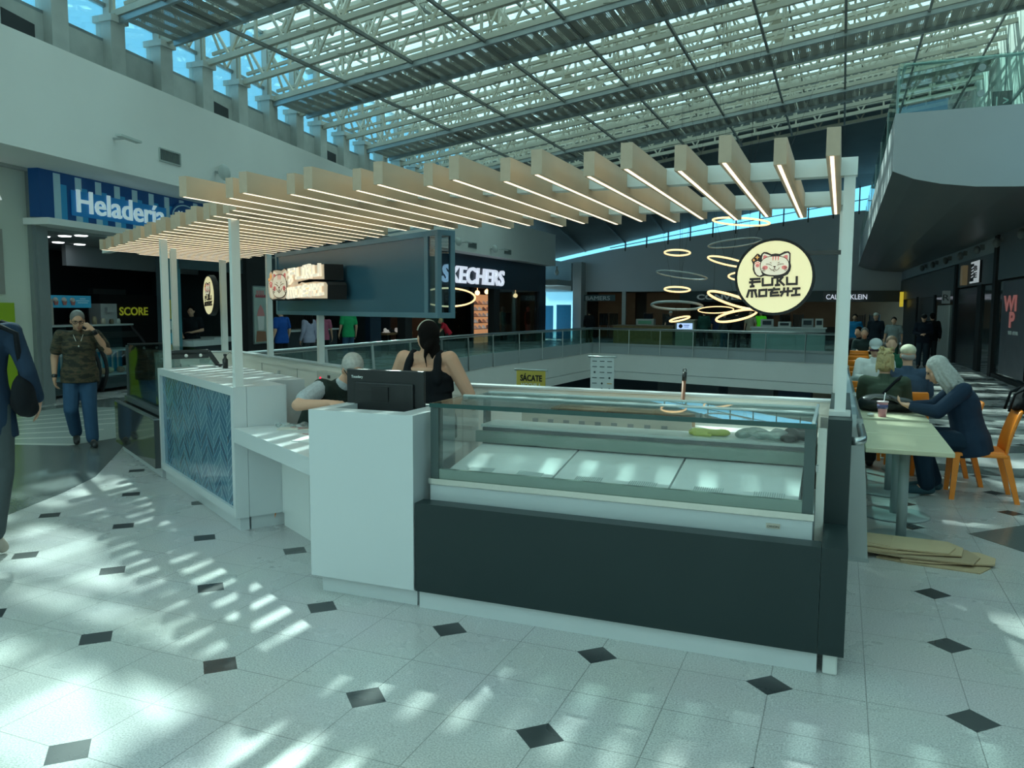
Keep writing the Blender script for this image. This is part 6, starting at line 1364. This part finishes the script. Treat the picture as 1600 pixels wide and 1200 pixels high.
# on the tiled counter
p = V((-5.93,6.24,1.105)); e = empty('tablet', p, R(-25), label='thin white tablet lying on the tiled counter', cat='tablet'); b = MB(); b.box((0,0,.009),(.26,.17,.012)); b.make('body', mat('tablet_white', (.65,.66,.64), .4), e); b = MB(); b.box((0,-.0,.0035),(.25,.16,.006)); b.make('case', mat('tablet_maroon', (.12,.05,.05), .6), e)
e = empty('cable_bundle', (-5.72,6.27,1.105), label='tangled black charger cable on the tiled counter', cat='cable'); b = MB(); random.seed(8)
b.tube([(.03*math.cos(k*.9)+.02*math.sin(k*2.3), .03*math.sin(k*1.1), .012+.022*abs(math.sin(k*.7))) for k in range(40)], .006, 5); b.make('coil', black, e)
b = MB(); b.tube([(.02,.0,.03),(.03,.02,.10),(.07,.05,.15),(.09,.08,.12)],.003,5); b.make('lead', mat('lead_grey', (.3,.3,.3), .5), e)
e = empty('spray_bottle', (-5.60,6.20,1.105), label='small black bottle standing on the tiled counter', cat='bottle'); b = MB(); b.lathe([(.001,0),(.026,0),(.027,.085),(.014,.10),(.012,.12),(.001,.12)],n=14); b.make('bottle', black, e); b = MB(); b.box((0,0,.13),(.03,.014,.02)); b.make('nozzle', black, e)
# control box on the kiosk wall, box on the far wall inside
p = D(3.32,1.58,.93); e = empty('electric_box', p, R(-31.3), label='small grey control box with a red light on the kiosk back wall', cat='box'); b = MB(); b.box((0,0,0),(.52,.10,.20)); b.make('case', mat('box_pale', (.55,.57,.52), .5), e)
b = MB(); b.ell((-.16,-.055,.03),(.014,.01,.014),n=6); b.make('red_lamp', mat('red_lamp', (1,.03,.08), .4, emit=1.5), e); b = MB(); b.box((.06,-.055,.06),(.05,.01,.03)); b.make('switch', black, e)
p = D(5.65,1.45,.72); b = MB(); b.box(tuple(p),(.5,.22,.12),rz=-R(31.3)); b2 = b.make('cardboard_box', mat('box_tan', (.52,.40,.27), .8)); tag(b2,'tan cardboard box on the shelf inside the kiosk','box')
b = MB(); pp = D(5.7,1.36,.0); dbox(b,5.2,6.4,1.18,1.62,.60,.655); dbox(b,5.25,6.35,1.2,1.6,.0,.60,0); tag(b.make('inner_shelf', cream),'low cream shelf unit inside the far arm of the kiosk','shelf')
# back counter behind the freezer with board, gloves, bags, broom
e = empty('back_counter', (-1.05,5.55,0), label='cream back counter along the kiosk rear wall behind the freezer', cat='counter'); b = MB(); b.bx((-.95,-.18,.86),(.95,.18,.90)); b.make('top', cream, e); b = MB(); b.bx((-.93,-.16,0),(.93,.16,.86)); b.make('body', cream, e)
b = MB(); b.prism([(-1.92,5.42),(-.98,5.40),(-.90,5.50),(-1.1,5.72),(-1.92,5.70)], .90, .99, 0); tag(b.make('wooden_board', mat('brown_board', (.42,.25,.13), .6, noise=.1)), 'brown board lying on the counter behind the freezer', 'board')
e = empty('broom_stick', (-1.0,5.70,0), label='brown broom handle with a dark cap leaning by the rear wall', cat='broom'); b = MB(); b.tube([(-.03,-.22,.0),(-.015,-.02,1.20)],.014,8); b.make('handle', mat('broom_wood', (.33,.13,.07), .5), e); b = MB(); b.tube([(-.015,-.02,1.20),(-.014,-.01,1.26)],.016,8); b.tube([(-.014+.012*math.cos(R(t)),-.01,1.272+.014*math.sin(R(t))) for t in range(0,360,40)],.003,5,closed=True); b.make('cap', black, e)
b = MB(); b.cap((-.78,4.73,.985),(-.62,4.74,.985),.024,.020); b.cap((-.80,4.76,.978),(-.70,4.78,.978),.018,.014); b.cap((-.77,4.70,.975),(-.68,4.69,.975),.013,.012); b.ell((-.62,4.75,.985),(.05,.035,.022),n=7)
tag(remesh(b.make('rubber_gloves', mat('yellow_rubber', (.55,.58,.10), .5)),.007,2),'pair of yellow rubber gloves on the freezer rear ledge','gloves')
random.seed(6); b = MB()
for k in range(14): b.ell((random.uniform(-.50,-.26),random.uniform(4.68,4.80),random.uniform(.98,1.0)),(random.uniform(.05,.09),.04,random.uniform(.01,.03)),Matrix.Rotation(random.uniform(-.5,.5),3,'Y'),6)
tag(remesh(b.make('plastic_bag', glass('bag_film', (.6,.7,.68), .2, rough=.25, milk=.5, milkcol=(.5,.6,.58))),.009,1),'crumpled grey plastic bag on the freezer rear ledge','bag')
b = MB(); 
for k in range(8): b.ell((random.uniform(-.27,-.15),random.uniform(4.68,4.80),random.uniform(.98,1.02)),(random.uniform(.03,.06),.04,random.uniform(.02,.035)),n=6)
tag(remesh(b.make('black_pouch', mat('pouch_black', (.01,.02,.02), .4)),.010,1),'small black pouch at the right end of the freezer ledge','bag')
e = empty('inner_display_board', (-1.2,5.05,0), label='beige printed board standing behind the freezer glass', cat='board'); b = MB(); b.bx((-.80,0,.74),(.35,.02,1.02)); b.make('sheet', mat('beige_board', (.50,.45,.38), .7), e)
b = MB(); 
for k in range(9): b.bx((-.72+k*.11,-.003,.90+(k%3)*.02),(-.68+k*.11,.0,.96))
b.bx((-.8,-.02,.70),(-.76,.04,.74)); b.make('print', mat('board_print', (.22,.22,.22), .7), e)
b = MB(); b.bx((-.75,-.05,0),(-.70,.07,.74)); b.bx((.25,-.05,0),(.30,.07,.74)); b.make('leg', alu, e)
